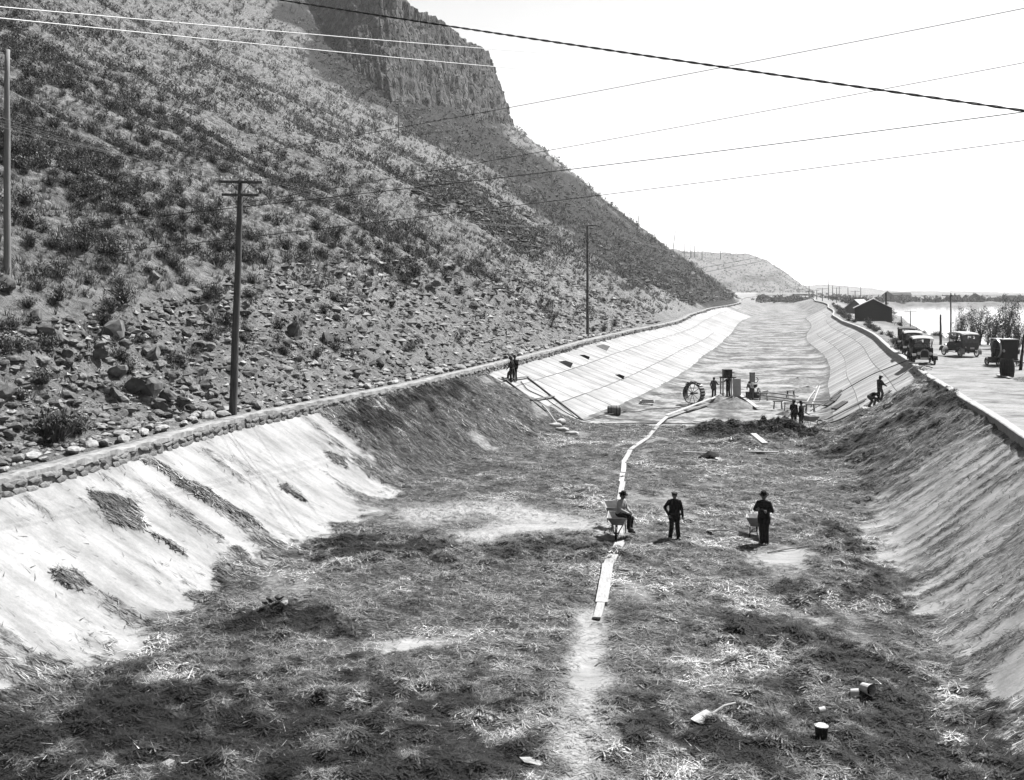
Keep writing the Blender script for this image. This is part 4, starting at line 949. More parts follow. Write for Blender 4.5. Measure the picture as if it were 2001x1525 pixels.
run2 = [(1211,1074),(1188,1116),(1175,1189),(1166,1217)]
pts = [floor_at(*p) for p in run2]
for i, (lab, w_) in enumerate((('pale plank slanting out from under the wheelbarrow wheel', .33), ('long white plank pointing towards the dusty trail in the hay', .34), ('short tapered plank stub at the end of the barrow run', .22))):
    a, b = pts[i].copy(), pts[i+1].copy(); a.z += .05; b.z += .05; plank(a, b, w_, .045, lab, lift=.03+.012*(i % 2))
for a, b, w_, lab, mt in (((1335,891),(1395,894),.16,'thin pale board lying in the hay left of the dark heap','board'),((1455,889),(1522,893),.18,'thin pale board lying in the hay right of the dark heap','board'),((1472,868),(1495,880),.34,'short pale plank leaning on the hay pile','board'),((1355,827),(1440,831),.25,'pale board along the edge of the new concrete','board'),
    ((1340,806),(1385,792),.3,'plank lying beside the barrow run near the sand pile','oldwood'),((1443,772),(1480,800),.3,'pale plank leaning against the sand pile','board')):
    A, B_ = floor_at(*a), floor_at(*b); A.z += .06; B_.z += .06
    if 'leaning on the hay' in lab: A.z += .25
    plank(A, B_, w_, .05, lab, mt)
# ---- tools
def shovel(a, b, label, blade=(.28, .34), up=0.03, mat='steel', name='shovel', cat='shovel'):
    """a = blade end, b = grip end"""
    a = Vector(a); b = Vector(b); T = thing(name, label, cat, a+Vector((0, 0, up))); d = (b-a); L = d.length; u = d.normalized(); s = Vector((-u.y, u.x, 0)).normalized()
    mb = MB(); w, l = blade; V = []
    for f, ww, z in ((0, .8, .012), (.5, 1, .02), (1, .85, .05)):
        for k in (-1, -.4, .4, 1): V.append(u*(l*f)+s*(w/2*ww*k)+Vector((0, 0, z+.03*abs(k))))
    V += [p-Vector((0, 0, .012)) for p in V]
    Fs = [(r*4+k, r*4+k+1, (r+1)*4+k+1, (r+1)*4+k) for r in range(2) for k in range(3)]; Fs += [tuple(12+i for i in f[::-1]) for f in Fs]
    mb.add(V, Fs); mb.build('blade', M[mat], T)
    mb = MB(); mb.tube([u*l*.9+Vector((0, 0, .05)), u*(l+(L-l)*.5)+Vector((0, 0, .10)), d+Vector((0, 0, .05))], [.022, .02, .018], 6); mb.build('handle', M['board'], T)
    return T
def fp(px, py, dz=.05): p = floor_at(px, py); p.z += dz; return p
shovel(fp(1362,1438), fp(1437,1407), 'square shovel with white blade lying in the foreground hay', (.42, .50))
shovel(fp(1381,1046), fp(1449,1058), 'long-handled round shovel lying left of the man with folded arms', (.30, .36))
shovel(fp(1405,906), fp(1380,888), 'shovel with pale blade lying on the dark heap', (.30, .42))
def pick(a, b, label):
    a = Vector(a); b = Vector(b); T = thing('pickaxe', label, 'pickaxe', a); d = b-a; mb = MB(); mb.tube([(0, 0, 0), d/2+Vector((0, 0, .02)), d], [.02, .022, .025], 6); mb.build('handle', M['oldwood'], T)
    u = d.normalized(); s = Vector((u.y, -u.x, 0)); mb = MB(); mb.tube([d+s*-.16+u*-.03, d+u*.03, d+s*.26-u*.05], [.012, .035, .008], 6); mb.build('head', M['iron'], T)
pick(fp(1768,1300), fp(1812,1281), 'pickaxe lying on hay at the foot of the right bank')
def pole_stick(a, b, r_, label, mat='oldwood', name='wooden_stick', cat='stick'):
    a = Vector(a); b = Vector(b); mb = MB(); d = b-a; q = Vector((random.uniform(-.03, .03), random.uniform(-.03, .03), .01)); mb.tube([(0, 0, 0), d*.35+q, d*.7-q*.5, d], [r_, r_*1.05, r_, r_*.9], 6); o = mb.build(name, M[mat]); o.location = a; return tag(o, label, cat)
pole_stick(fp(1614,1068), fp(1648,1055), .03, 'short bent stick lying in hay right of the folded-arms man'); pole_stick(fp(1500,1085), fp(1580,1073), .025, 'long pale stick lying in front of the folded-arms man')
def bucket(px, py, label, r_=.13, h_=.22, tip=0, mat='iron', top='white', az=0):
    p = floor_at(px, py); T = thing('bucket', label, 'bucket', p+Vector((0, 0, r_*.9 if tip else .0)), az); T.rotation_euler.x = tip
    mb = MB(); mb.lathe([(.0, .0), (r_*.8, 0), (r_, h_), (r_*1.04, h_+.012), (r_*.94, h_+.004), (r_*.76, .03), (0, .03)], 18); mb.build('pail', M[mat], T, False)
    mb = MB(); mb.tube([(r_*math.cos(k*math.pi/8), r_*.35*math.sin(k*math.pi/8), h_+r_*.6*math.sin(k*math.pi/8)) for k in range(9)], .006, 5); mb.build('bail', M['iron'], T)
    return T
B_ = bucket(1605, 1468, 'dark pail with a pale lid standing in the foreground hay', .13, .30)
mb = MB(); mb.lathe([(0, .34), (.13, .332), (.138, .315), (.13, .312), (0, .32)], 18); mb.build('lid', M['white'], B_)
bucket(1662, 1378, 'white pail tipped on its side left of its neighbour', .10, .16, R(88), 'white', az=R(75)); bucket(1686, 1378, 'white cone-shaped pail tipped on its side beside dark hay', .12, .28, R(84), 'white', az=R(20)); bucket(1600, 1410, 'small white tin lying in hay behind the dark pail', .085, .12, R(88), 'white', az=R(100))
# rubble in the hay
cvar = [rock_mesh('rubble_lump', 1200+i, 1, .7, .5) for i in range(5)]
for m_ in cvar: m_.materials.append(M['pale'] if m_.name in ('rubble_lump', 'rubble_lump.001') else M['boulder'])
for px_, py_, s_ in ((530,1207,.16),(545,1212,.14),(518,1215,.12),(556,1218,.12),(540,1200,.11)): plant('rubble_lump', random.choice(cvar), fp(px_, py_, .2), s_, 'lump of broken concrete on the small dark hay heap by the left bank', 'rubble', 'rubble on the hay heap')
plant('concrete_slab', cvar[0], fp(320,1508,.03), (.26, .2, .05), 'flat white slab fragment lying in the foreground hay', 'rubble', None); plant('concrete_slab', cvar[1], fp(1062,1506,.02), (.5, .22, .04), 'pale flat slab fragment lying beside the dusty trail', 'rubble', None)
# dark heap: jacket thrown over tools
P_ = fp(1386, 902, 0); mb = MB(); mb.ell((0, 0, .05), (.55, .38, .27), 20, 12); mb.v = [(x*(1+.15*math.sin(6*z+9*y)), y*(1+.2*math.sin(5*x+4*z)), max(z, -.05)*(1+.3*math.sin(6*x+1)+.15*math.sin(11*y))+.02*math.sin(19*x+2)) for x, y, z in mb.v]; o = mb.build('jacket_heap', M['suit'], None, True); o.location = P_; tag(o, 'black jacket heaped over tools in the hay', 'jacket')
# ---- sacks and lumber at the left edge of the lining
for px_, py_, s_, rz_ in ((1085,838,(.55,.28,.16),.5),(1098,846,(.5,.26,.14),-.2),(1118,852,(.5,.28,.14),.1),(1096,832,(.42,.26,.2),1.0)):
    mb = MB(); mb.ell((0, 0, 0), s_, 20, 12); mb.v = [(math.copysign(abs(x/s_[0])**.55, x)*s_[0]*.85, math.copysign(abs(y/s_[1])**.55, y)*s_[1]*.85, z) for x, y, z in mb.v]; mb.v = [(x*(1+.08*math.sin(11*y)), y*(1+.12*math.sin(7*x)), z+.02*math.sin(13*x+5*y)) for x, y, z in mb.v]; o = mb.build('cement_sack', M['sack'], None, True); o.location = fp(px_, py_, s_[2]*.8); o.rotation_euler = (0, 0, rz_); tag(o, 'pale crumpled cement sack at the foot of the left bank', 'sack', 'cement sacks by the left bank')
def on_slope(px, py, dz=.0): p = hit(px, py); p.z += dz; return p
pole_stick(on_slope(1060,795,.1), on_slope(1092,838,.2), .05, 'pale timber lying over the edge of the left lining', 'board', 'timber', 'timber')
# slip frame on the left bank
T = thing('screed_frame', 'dark ladder-like screed frame lying up the left concrete bank', 'frame', on_slope(1030,785))
O = T.location
def rel(p): return Vector(p)-Vector(O)
for a, b in (((982,741),(1066,806)),((1030,740),(1138,824))):
    A, B_ = on_slope(*a, .10), on_slope(*b, .10); mb = MB(); mb.bar(rel(A), rel(B_), .09, .10); mb.build('rail', M['iron'], T)
for a, b in (((984,747),(1031,741)),((1037,786),(1083,779))):
    A, B_ = on_slope(*a, .16), on_slope(*b, .16); mb = MB(); mb.bar(rel(A), rel(B_), .16, .07); mb.build('crossboard', M['oldwood'], T)
def cable(name, pts, r_, label, cat, mat, n=6, group=None):
    P = np.array([tuple(p) for p in pts]); s = np.r_[0, np.cumsum(np.linalg.norm(np.diff(P, axis=0), axis=1))]
    q = np.linspace(0, s[-1], max(len(P)*6, 12)); k = np.stack([np.interp(q, s, P[:, i]) for i in range(3)], 1)
    for _ in range(3): k[1:-1] = (k[:-2]+2*k[1:-1]+k[2:])/4
    c0 = k.mean(0); mb = MB(); mb.tube([Vector(p) for p in k-c0], r_, n); o = mb.build(name, M[mat], None, True); o.location = c0; return tag(o, label, cat, group)
cable('hose', [on_slope(x_, y_, .08) for x_, y_ in ((1018,748),(1032,766),(1062,778),(1080,792),(1110,812),(1138,825),(1152,823),(1175,814),(1205,810),(1240,807))], .035, 'black hose trailing down the left bank onto the canal floor', 'hose', 'hose')
cable('hose', [fp(x_, y_, .05) for x_, y_ in ((1140,830),(1260,829),(1400,830),(1520,831))], .03, 'black hose laid straight along the edge of the new floor', 'hose', 'hose')
cable('hose', [fp(x_, y_, .05) for x_, y_ in ((1225,802),(1215,806),(1240,808),(1275,800),(1300,801),(1340,796))], .035, 'black hose looping across the floor past the slatted crate', 'hose', 'hose')
# boards standing proud on the left bank
for i, (px_, py_, w_, h_, az_, ti) in enumerate(((1175,684,1.3,.7,.3,.9),(1103,717,1.3,.45,.4,.6),(1141,702,1.1,.28,.4,.5),(1210,741,1.0,.30,.5,.25))):
    p = on_slope(px_, py_, .15); mb = MB(); mb.prism([(-w_/2, 0), (w_/2, 0), (w_/2*.9, h_), (-w_/2*.2, h_*.8)], -.03, .03, 'xz'); o = mb.build('loose_board', M[['oldwood', 'oldwood', 'iron', 'iron'][i]]); o.location = p; o.rotation_euler = (-ti, .35, -az_-.3)
    tag(o, ['triangular board propped up under the stone wall on the left bank', 'grey wedge-shaped board lying high on the left bank', 'dark split board on the left bank', 'small black board lying low on the left bank'][i], 'board')
# barrel, slatted crate, cleated wheel
def barrel(loc, label, r_=.33, h_=.86, rot=(0,0,0), mat='oldwood', stained=None):
    T = thing('barrel', label, 'barrel', loc); T.rotation_euler = rot; n = 20
    for k in range(n):
        a0, a1 = 2*math.pi*(k+.04)/n, 2*math.pi*(k+.96)/n; V = []
        for f in (0, .25, .5, .75, 1):
            rr = r_*(.84+.16*math.sin(math.pi*f))
            for a in (a0, a1): V += [(rr*math.cos(a), rr*math.sin(a), h_*f), ((rr-.03)*math.cos(a), (rr-.03)*math.sin(a), h_*f)]
        Fs = []
        for i in range(4):
            q = 4*i; Fs += [(q, q+2, q+6, q+4), (q+1, q+5, q+7, q+3), (q, q+4, q+5, q+1), (q+2, q+3, q+7, q+6)]
        Fs += [(0,1,3,2), (16,18,19,17)]
        if k == 0 or True:
            mb = MB(); mb.add(V, Fs); mb.build('stave', M[mat], T)
    for f in (.08, .3, .7, .92):
        rr = r_*(.84+.16*math.sin(math.pi*f))+.004; mb = MB(); mb.lathe([(rr, h_*f-.02), (rr+.008, h_*f-.02), (rr+.008, h_*f+.02), (rr, h_*f+.02), (rr, h_*f-.02)], 24, caps=False); mb.build('hoop', M['iron'], T)
    mb = MB(); mb.lathe([(0, h_*.06), (r_*.82, h_*.06), (r_*.82, h_*.09), (0, h_*.09)], 18); mb.lathe([(0, h_*.91), (r_*.82, h_*.91), (r_*.82, h_*.94), (0, h_*.94)], 18); mb.build('head', M[mat], T)
    return T
p = fp(1187, 806, .0); barrel((p.x, p.y, .34), 'wooden barrel lying on its side on the canal floor', .36, .95, (R(90), 0, R(82)))
p = fp(1265, 789, .12); T = thing('slatted_crate', 'low slatted crate lying flat on the canal floor', 'crate', p, R(-12))
for s in (-1, 1):
    mb = MB(); mb.box((0, s*.5, .05), (1.1, .06, .14)); mb.build('rail', M['board'], T); mb = MB(); mb.box((s*.52, 0, .05), (.06, .94, .14)); mb.build('end', M['board'], T)
for k in range(6): mb = MB(); mb.box((-.4+k*.16, 0, .02), (.10, .94, .03)); mb.build('slat', M['darkwood'], T)
p = fp(1352, 790, 0); T = thing('tractor_wheel', 'large spoked steel wheel with a wide cleated rim standing on the canal floor', 'wheel', p, R(48)); rr = .82
mb = MB(); mb.lathe([(rr-.05, -.02), (rr, -.04), (rr, .62), (rr-.05, .60), (rr-.05, -.02)], 32, (0, 0, rr), 'x', caps=False); rim = mb.build('rim', M['iron'], T)
for k in range(22):
    a = 2*math.pi*k/22; c_, s_ = math.cos(a), math.sin(a); mb = MB(); mb.bar((.02, (rr+.03)*c_, rr+(rr+.03)*s_), (.60, (rr+.03)*c_, rr+(rr+.03)*s_), .07, .07, (0, c_, s_)); mb.build('cleat', M['steel'], rim)
for k in range(10): a = 2*math.pi*k/10; mb = MB(); mb.cyl((.06, 0, rr), (.06, (rr-.04)*math.cos(a), rr+(rr-.04)*math.sin(a)), .028, n=6); mb.build('spoke', M['oldwood'], T)
mb = MB(); mb.cyl((-.12, 0, rr), (.72, 0, rr), .09, n=12); mb.build('hub', M['iron'], T)
mb = MB(); 
for k in range(9): a = R(50+k*10); mb.ell((.2+.25*math.sin(k*2.1), (rr+.06)*math.cos(a), rr+(rr+.06)*math.sin(a)), (.16, .14, .09), 8, 5)
mb.build('mud_cake', M['iron'], T, True)
# water tank on frame
p = fp(1421, 776, 0); T = thing('tank_stand', 'black water tank on a pale post frame beside the sand pile', 'tank', p, R(6)); T.scale = (1.1,)*3
mb = MB(); mb.box((0, 0, 1.78), (.62, .55, .56)); mb.box((0, 0, 2.075), (.66, .59, .03)); mb.build('tank', M['black'], T)
for sx in (-1, 1):
    for sy in (-1, 1): mb = MB(); mb.box((sx*.42, sy*.3, .73), (.09, .09, 1.46)); mb.build('post', M['white'], T)
mb = MB(); mb.box((.05, 0, 1.48), (1.1, .7, .07)); mb.build('platform', M['darkwood'], T); mb = MB(); mb.cyl((.3, 0, 1.85), (.55, 0, 1.85), .03, n=8); mb.build('spout', M['iron'], T)
mb = MB(); mb.box((.72, -.1, .68), (.62, .05, 1.36), Matrix.Rotation(R(-4), 3, 'X')); mb.build('splash_board', M['white'], T)
# hoist engine
p = fp(1472, 780, 0); T = thing('hoist_engine', 'small hoist engine with an upright chute and curved handle', 'engine', p, R(4))
mb = MB(); mb.box((0, .3, .30), (.9, .7, .5)); mb.build('bed', M['iron'], T); mb = MB(); mb.lathe([(.30, 0), (.42, .12), (.42, .3), (.30, .36)], 18, (0, .3, .9)); mb.build('bowl', M['iron'], T)
mb = MB(); mb.box((0, .3, .72), (.3, .3, .4)); mb.build('pedestal', M['iron'], T)
for s in (-1, 1): mb = MB(); mb.box((s*.2, .3, 1.66), (.05, .05, .9)); mb.build('upright', M['iron'], T)
mb = MB(); mb.box((0, .34, 1.70), (.34, .03, .78)); mb.build('chute', M['steel'], T); mb = MB(); mb.box((0, .3, 2.12), (.48, .08, .05)); mb.build('crossbar', M['iron'], T)
mb = MB(); mb.tube([(.26, .3, 1.3), (.42, .3, 1.36), (.5, .3, 1.52), (.44, .3, 1.7), (.3, .3, 1.72)], .03, 6); mb.build('curved_handle', M['iron'], T)
mb = MB(); mb.lathe([(.34, -.03), (.40, -.03), (.40, .03), (.34, .03), (.34, -.03)], 20, (.55, .3, .5), 'x', caps=False); wl = mb.build('flywheel', M['iron'], T); mb = MB()
for k in range(5): a = k*2*math.pi/5; mb.cyl((.55, .3, .5), (.55, .3+.36*math.cos(a), .5+.36*math.sin(a)), .02, n=5)
mb.build('spokes', M['iron'], wl)
# sand and gravel piles
def pile(px_, py_, r_, h_, label, mat='sand'):
    p = floor_at(px_, py_); q = np.linspace(0, 1, 22); a = np.linspace(0, 2*np.pi, 41)[:-1]; Q, A = np.meshgrid(q, a, indexing='ij')
    x = Q*r_*np.cos(A)*(1+.25*fbm(np.cos(A)*2, np.sin(A)*2, px_)); y = Q*r_*np.sin(A)*.75; z = h_*(1-Q)**.9*(1+.1*np.sin(A*3))+(fbm(x*3, y*3, px_ % 17)-.5)*.22*(1-Q**4)-.06
    V = np.stack([x, y, z], -1); V = np.concatenate([V, V[:, :1]], 1)
    o = mobj('gravel_pile', np_mesh('gravel_pile', V.reshape(-1, 3), grid_faces(22, 41), None, True), M[mat]); o.location = (p.x, p.y, max(p.z, 0)); return tag(o, label, 'gravel')
pile(1432, 795, 1.75, .78, 'conical sand pile below the water tank stand'); pile(1405, 783, 1.0, .45, 'small sand pile between wheel and tank stand'); pile(1500, 772, 1.5, .35, 'low dark gravel heap beside the hoist engine', 'iron'); pile(1540, 809, .8, .25, 'little dark gravel heap behind the two men', 'iron'); pile(1560, 748, 2.6, .5, 'wide pale gravel heap on the canal floor near the right bank'); pile(1545, 655, 3.0, .6, 'far pale gravel heap in the middle of the canal')
pile(1330, 775, 2.2, .3, 'low stony heap behind the spoked wheel'); pile(1580, 765, 1.6, .5, 'pale gravel heap touching the right bank')
# timber trestles and pipes at the right toe
for i, (a, b, dz) in enumerate((((1573,795),(1597,757),.0),((1586,795),(1602,757),.0),((1480,782),(1560,790),.35),((1495,790),(1610,801),.35),((1560,800),(1620,792),.4),((1505,777),(1560,782),.3))):
    A, B_ = fp(*a, .08), on_slope(*b, .12); A.z += dz; B_.z += dz*.6
    pole_stick(A, B_, .05, 'rough timber of the scaffold heap at the foot of the right bank', 'board', 'timber', 'timber')['group'] = 'scaffold timbers'
for i, (px_, py_) in enumerate(((1520,800),(1541,803),(1583,806),(1492,783),(1545,778))):
    p = fp(px_, py_, 0); T = thing('trestle', 'small wooden trestle standing among the scaffold timbers', 'trestle', p, random.uniform(-.4, .4), 'trestles')
    mb = MB(); mb.box((0, 0, .58), (.7, .09, .09)); mb.build('beam', M['board'], T)
    for sx in (-1, 1):
        for sy in (-1, 1): mb = MB(); mb.bar((sx*.25, sy*.03, .58), (sx*.3, sy*.2, 0), .06, .05); mb.build('leg', M['oldwood'], T)
cable('pipe', [fp(1572,818,.45), fp(1600,828,.2), fp(1620,830,.12)], .04, 'dark pipe bending past the wheelbarrow to the right bank', 'pipe', 'iron'); 
cable('hose', [fp(1618,831,.1), on_slope(1640,825,.12), on_slope(1660,815,.12), on_slope(1690,800,.12)], .045, 'black hose running up the right bank to the crouching man', 'hose', 'hose')
cable('hose', [fp(1610,843,.1), on_slope(1650,835,.12), on_slope(1700,812,.12), on_slope(1760,778,.12)], .03, 'black guide line along the edge of the fresh right bank', 'hose', 'hose')
for i, (a, b, w_, lab) in enumerate((((1688,800),(1702,812),.3,'white toe board at the lower end of the work platform'),((1700,810),(1728,790),.34,'work platform board under the two men on the right bank'))):
    A, B_ = on_slope(*a, .12), on_slope(*b, .12); d = B_-A; mb = MB(); mb.bar(-d/2, d/2, w_, .05); o = mb.build('platform_board', M['board' if i == 0 else 'oldwood']); o.location = (A+B_)/2; tag(o, lab, 'board')
for i, (a, b, w_, h_) in enumerate((((1612,824),(1692,783),.22,.06),((1618,822),(1690,787),.12,.06),((1630,803),(1652,789),.45,.12),((1627,788),(1640,774),.35,.14),((1612,796),(1630,785),.4,.1),((1622,783),(1644,766),.16,.1),((1690,797),(1740,767),.28,.05))):
    A, B_ = on_slope(*a, .12), on_slope(*b, .12); d = B_-A; mb = MB(); mb.bar(-d/2, d/2, w_, h_); o = mb.build('form_board', M['iron' if i in (2, 3, 4, 5) else 'oldwood']); o.location = (A+B_)/2; tag(o, 'dark muddy form board lying on the fresh right bank', 'board', 'form boards on the right bank')
kA = Vector((float(ev(_RR, 74)), 74, WALLZ+.05)); 
def kerbpt(px, py):
    d = (CAMZ-WALLZ)*F/(py-HZ); return Vector((float(ev(_RR, d))+.15, d, WALLZ+.04))
cable('rope', [kerbpt(1776,704), on_slope(1700,742,.35), on_slope(1640,776,.3), on_slope(1583,808,.15)], .035, 'taut rope from the kerb down to the scaffold timbers', 'rope', 'rope'); cable('rope', [kerbpt(1776,714), (PF+kerbpt(1776,714))/2+Vector((0, 0, .35)), PF+Vector((.3, .1, 1.12))], .03, 'taut rope from the kerb to the standing man on the right bank', 'rope', 'rope')
# broom held by the man
pole_stick(PA+Vector((-.85, -.2, .08)), PA+Vector((.35, -.1, 1.75)), .02, 'thin handle of the long tool held by the man in the cap', 'oldwood', 'tool_handle', 'tool'); mb = MB(); mb.box((0, 0, 0), (.9, .06, .5), Matrix.Rotation(R(-40), 3, 'Y')); o = mb.build('mortar_board', M['white']); o.location = PA+Vector((-.75, .1, .34)); tag(o, 'white board leaning beside the pair of men on the new floor', 'board')
# pole held by man on left bank
pole_stick(PH+Vector((.10, -.25, 0)), PH+Vector((-.18, -.25, 1.75)), .025, 'pale pole held upright by the man on the left bank frame', 'board', 'pole', 'pole')
# ================================================================== poles and wires
def utility_pole(a, b, r_, label, arms=(), mat='pole', name='utility_pole', group=None, armw=2.4, ang=0, brace=False):
    a = Vector(a); b = Vector(b); T = thing(name, label, 'pole', a, 0, group); d = b-a
    mb = MB(); n = 8; mb.tube([-d.normalized()*.8]+[d*(k/n)+Vector((math.sin(k*1.7)*.012, math.cos(k*2.3)*.012, 0)) for k in range(n+1)], [r_*1.05]+[r_*(1-.35*k/n) for k in range(n+1)], 10); mb.build('shaft', M[mat], T, True)
    out = []
    for f, w in arms:
        c = d*f; u = Vector((math.cos(ang), math.sin(ang), 0)); mb = MB(); h_ = r_*.62; off = Vector((-u.y, u.x, 0))*(-r_*.9)
        mb.bar(c-u*w/2+off, c+u*w/2+off, h_, h_); ar = mb.build('crossarm', M[mat], T)
        for k in range(-2, 3):
            if k == 0: continue
            q = c+off+u*(w*.23*k)+Vector((0, 0, h_/2)); mb = MB(); mb.lathe([(.015, 0), (.015, .07), (.05, .07), (.055, .12), (.03, .17), (0, .18)], 8, q); mb.build('insulator', M['white'], ar); out.append(a+q+Vector((0, 0, .14)))
        if brace:
            for s in (-1, 1): mb = MB(); mb.bar(c+off+u*s*w*.25, c-Vector((0, 0, w*.28)), .04, .012); mb.build('brace', M['iron'], T)
    return T, out
GB = 'telegraph poles along the hillside'
p1 = hit(14, 527); utility_pole((p1.x, p1.y, p1.z-.2), W(14, 97, p1.y), .155, 'thick weathered grey pole at the edge of the hillside', mat='greypole')
d2 = (CAMZ-3.85)*F/(805-HZ); base2 = W(455, 806, d2); top2 = W(471, 350, d2)
T2, ins2 = utility_pole(base2, top2, .17, 'dark wooden pole with crossarms rising behind the pale stones', [(.985, 1.75), (.93, 1.5)], ang=R(12), brace=True)
d3 = 117.0; p3 = hit(1148, 657); base3 = (p3.x, p3.y, p3.z-.1); top3 = W(1148, 438, p3.y)
T3, ins3 = utility_pole(base3, top3, .17, 'wooden pole with one crossarm beside the curved stone wall', [(.985, 2.2)], ang=R(14))
for px_, py0, py1, lean, lab, am in ((779,268,196,0,'distant pole with a crossarm on the slope under the cliff',[(.96, 6.5)]),(1078,366,322,0,'thin pale pole on the dark talus slope',[]),(1244,458,417,5,'leaning pole on the skyline of the hill, tallest of its row',[]),(1280,470,446,0,'short upright pole on the skyline between two leaning ones',[]),(1315,487,450,5,'leaning pole on the skyline nearer the low hill',[]),(1337,498,472,0,'thin pole on the low shoulder of the hill',[]),(1350,500,473,0,'thin pole on the low shoulder of the hill',[]),(1357,500,479,0,'thin pole on the low shoulder of the hill',[]),(1372,506,490,0,'thin pole on the low shoulder of the hill',[]),(1408,510,490,0,'thin pole on the low shoulder of the hill',[(.95, 2.4)])):
    p = hit(px_, py0+3, 60, 1200)
    if p.y > 850: p = Vector(W(px_, py0+2, 1050))
    k = p.y/F
    top = Vector((p.x+lean*k, p.y, CAMZ-(py1-HZ)*k)); utility_pole(p, top, max(.15, 1.0*k), lab, am, group='thin poles on the shoulder' if 'shoulder' in lab else None, mat='pole' if 'pale' not in lab else 'greypole')
for px_, py0, py1, d, w_, lab in ((1858,690,573,150,2.6,'tall pole with a wide crossarm standing above the lake bank'),(1838,690,615,105,0,'slim pole without crossarm beside the lake bank'),(1779,652,608,235,2.6,'short pole with a thin crossarm in front of the lake'),(1671,600,568,300,2.6,'pole with crossarm rising behind the pale-roofed shed'),(1635,584,562,420,3.6,'dark pole with crossarm at the roadside beyond the kerb bend'),(1607,584,563,470,5,'pole with a wide double crossarm far along the canal road'),(1619,582,543,520,0,'very tall thin mast far along the canal road'),(1596,578,567,560,2.5,'short far pole among the roadside brush'),(1581,576,553,640,6,'farthest pole with a double crossarm by the canal end'),(1627,582,558,480,0,'thin far pole between mast and dark pole'),(1657,584,562,520,0,'thin pale pole beyond the road'),(1682,584,560,560,0,'thin pale pole near the distant ridge'),(1640,580,560,700,3,'small distant pole on the flat beyond the road')):
    a = Vector(W(px_, py0, d)); v_ = a.x-float(ev(_RR, d))-.4; a.z = float(bank_z(max(v_, 0), d)); b = Vector(W(px_, py1, d)); utility_pole(a, b, max(.13, .8*d/F), lab, [(.95, w_)] if w_ else [])
# pole at the right edge and fence rail behind the engine
p = hit(1994, 724); utility_pole(p, Vector(W(2001, 655, p.y)), .11, 'dark leaning post at the edge of the road behind the barrel', mat='darkwood', name='leaning_post')
def wire(a, b, sag, r_, label, mat='wire', n=24, group=None, name='overhead_wire'):
    a = Vector(a); b = Vector(b); c = (a+b)/2; P = [a+(b-a)*(i/n)-c-Vector((0, 0, sag*4*(i/n)*(1-i/n))) for i in range(n+1)]
    mb = MB(); mb.tube(P, r_, 5); o = mb.build(name, M[mat], None, True); o.location = c; return tag(o, label, 'wire', group)
def wire_px(A, B_, dA, dB, sag, r_, label, mat='wire', ext=(.3, .3)):
    a, b = Vector(W(*A, dA)), Vector(W(*B_, dB)); e = b-a; return wire(a-e*ext[0], b+e*ext[1], sag, r_, label, mat)
wire_px((0,370), (1780,42), 62, 38, .55, .013, 'dark wire crossing highest over the hillside below the twisted cable'); wire_px((0,463), (1900,126), 60, 40, .5, .013, 'dark wire crossing second below the twisted cable')
wire_px((160,428), (2001,205), 55, 36, .4, .017, 'heavy dark wire meeting the twisted cable over the lake side'); wire_px((60,500), (2001,261), 55, 36, .4, .014, 'lowest dark wire sweeping over both grey and dark poles')
wire_px((0,8), (970,90), 22, 46, .15, .013, 'upper of two pale wires in front of the cliff', 'bright_wire', (.3, 1.3)); wire_px((0,30), (970,124), 22, 46, .15, .013, 'lower of two pale wires in front of the cliff', 'bright_wire', (.3, 1.3))
wire_px((1010,588), (1850,428), 110, 60, .2, .012, 'upper of the thin wires slanting over the far canal', 'telegraph', (.1, .1)); wire_px((1010,598), (1850,436), 110, 60, .2, .012, 'lower of the thin wires slanting over the far canal', 'telegraph', (.1, .1))
# twisted cable
A, B_ = Vector(W(440, -22, 27)), Vector(W(2200, 236, 14.5)); e_ = B_-A; A = A-e_*.35; B_ = B_+e_*.35; c = (A+B_)/2; n = 640; mb = MB(); e = (B_-A).normalized(); u = e.cross(Vector((0, 0, 1))).normalized(); w_ = u.cross(e)
for ph in (0, math.pi):
    P = []
    for i in range(n+1):
        f = i/n; a = f*2*math.pi*58+ph; P.append(A+(B_-A)*f-c-Vector((0, 0, .10*4*f*(1-f)))+(u*math.cos(a)+w_*math.sin(a))*.011)
    mb.tube(P, .011, 5)
o = mb.build('twisted_cable', M['wire'], None, True); o.location = c; tag(o, 'thick twisted two-strand cable crossing the sky', 'cable')
for i in range(4):
    s = W((-90), 196+i*9, 33); wire(s, ins2[i], .25, .006, 'thin telegraph wire running past the grey pole to the crossarms', 'telegraph', group='telegraph wires of the first span'); wire(ins2[i], ins3[i], 1.0, .007, 'thin telegraph wire between the two dark poles', 'telegraph', group='telegraph wires of the second span')
    wire(ins3[i], W(1560, 545+i*2, 420), 1.5, .014, 'thin telegraph wire leaving the pole by the curved wall', 'telegraph', group='telegraph wires of the third span')

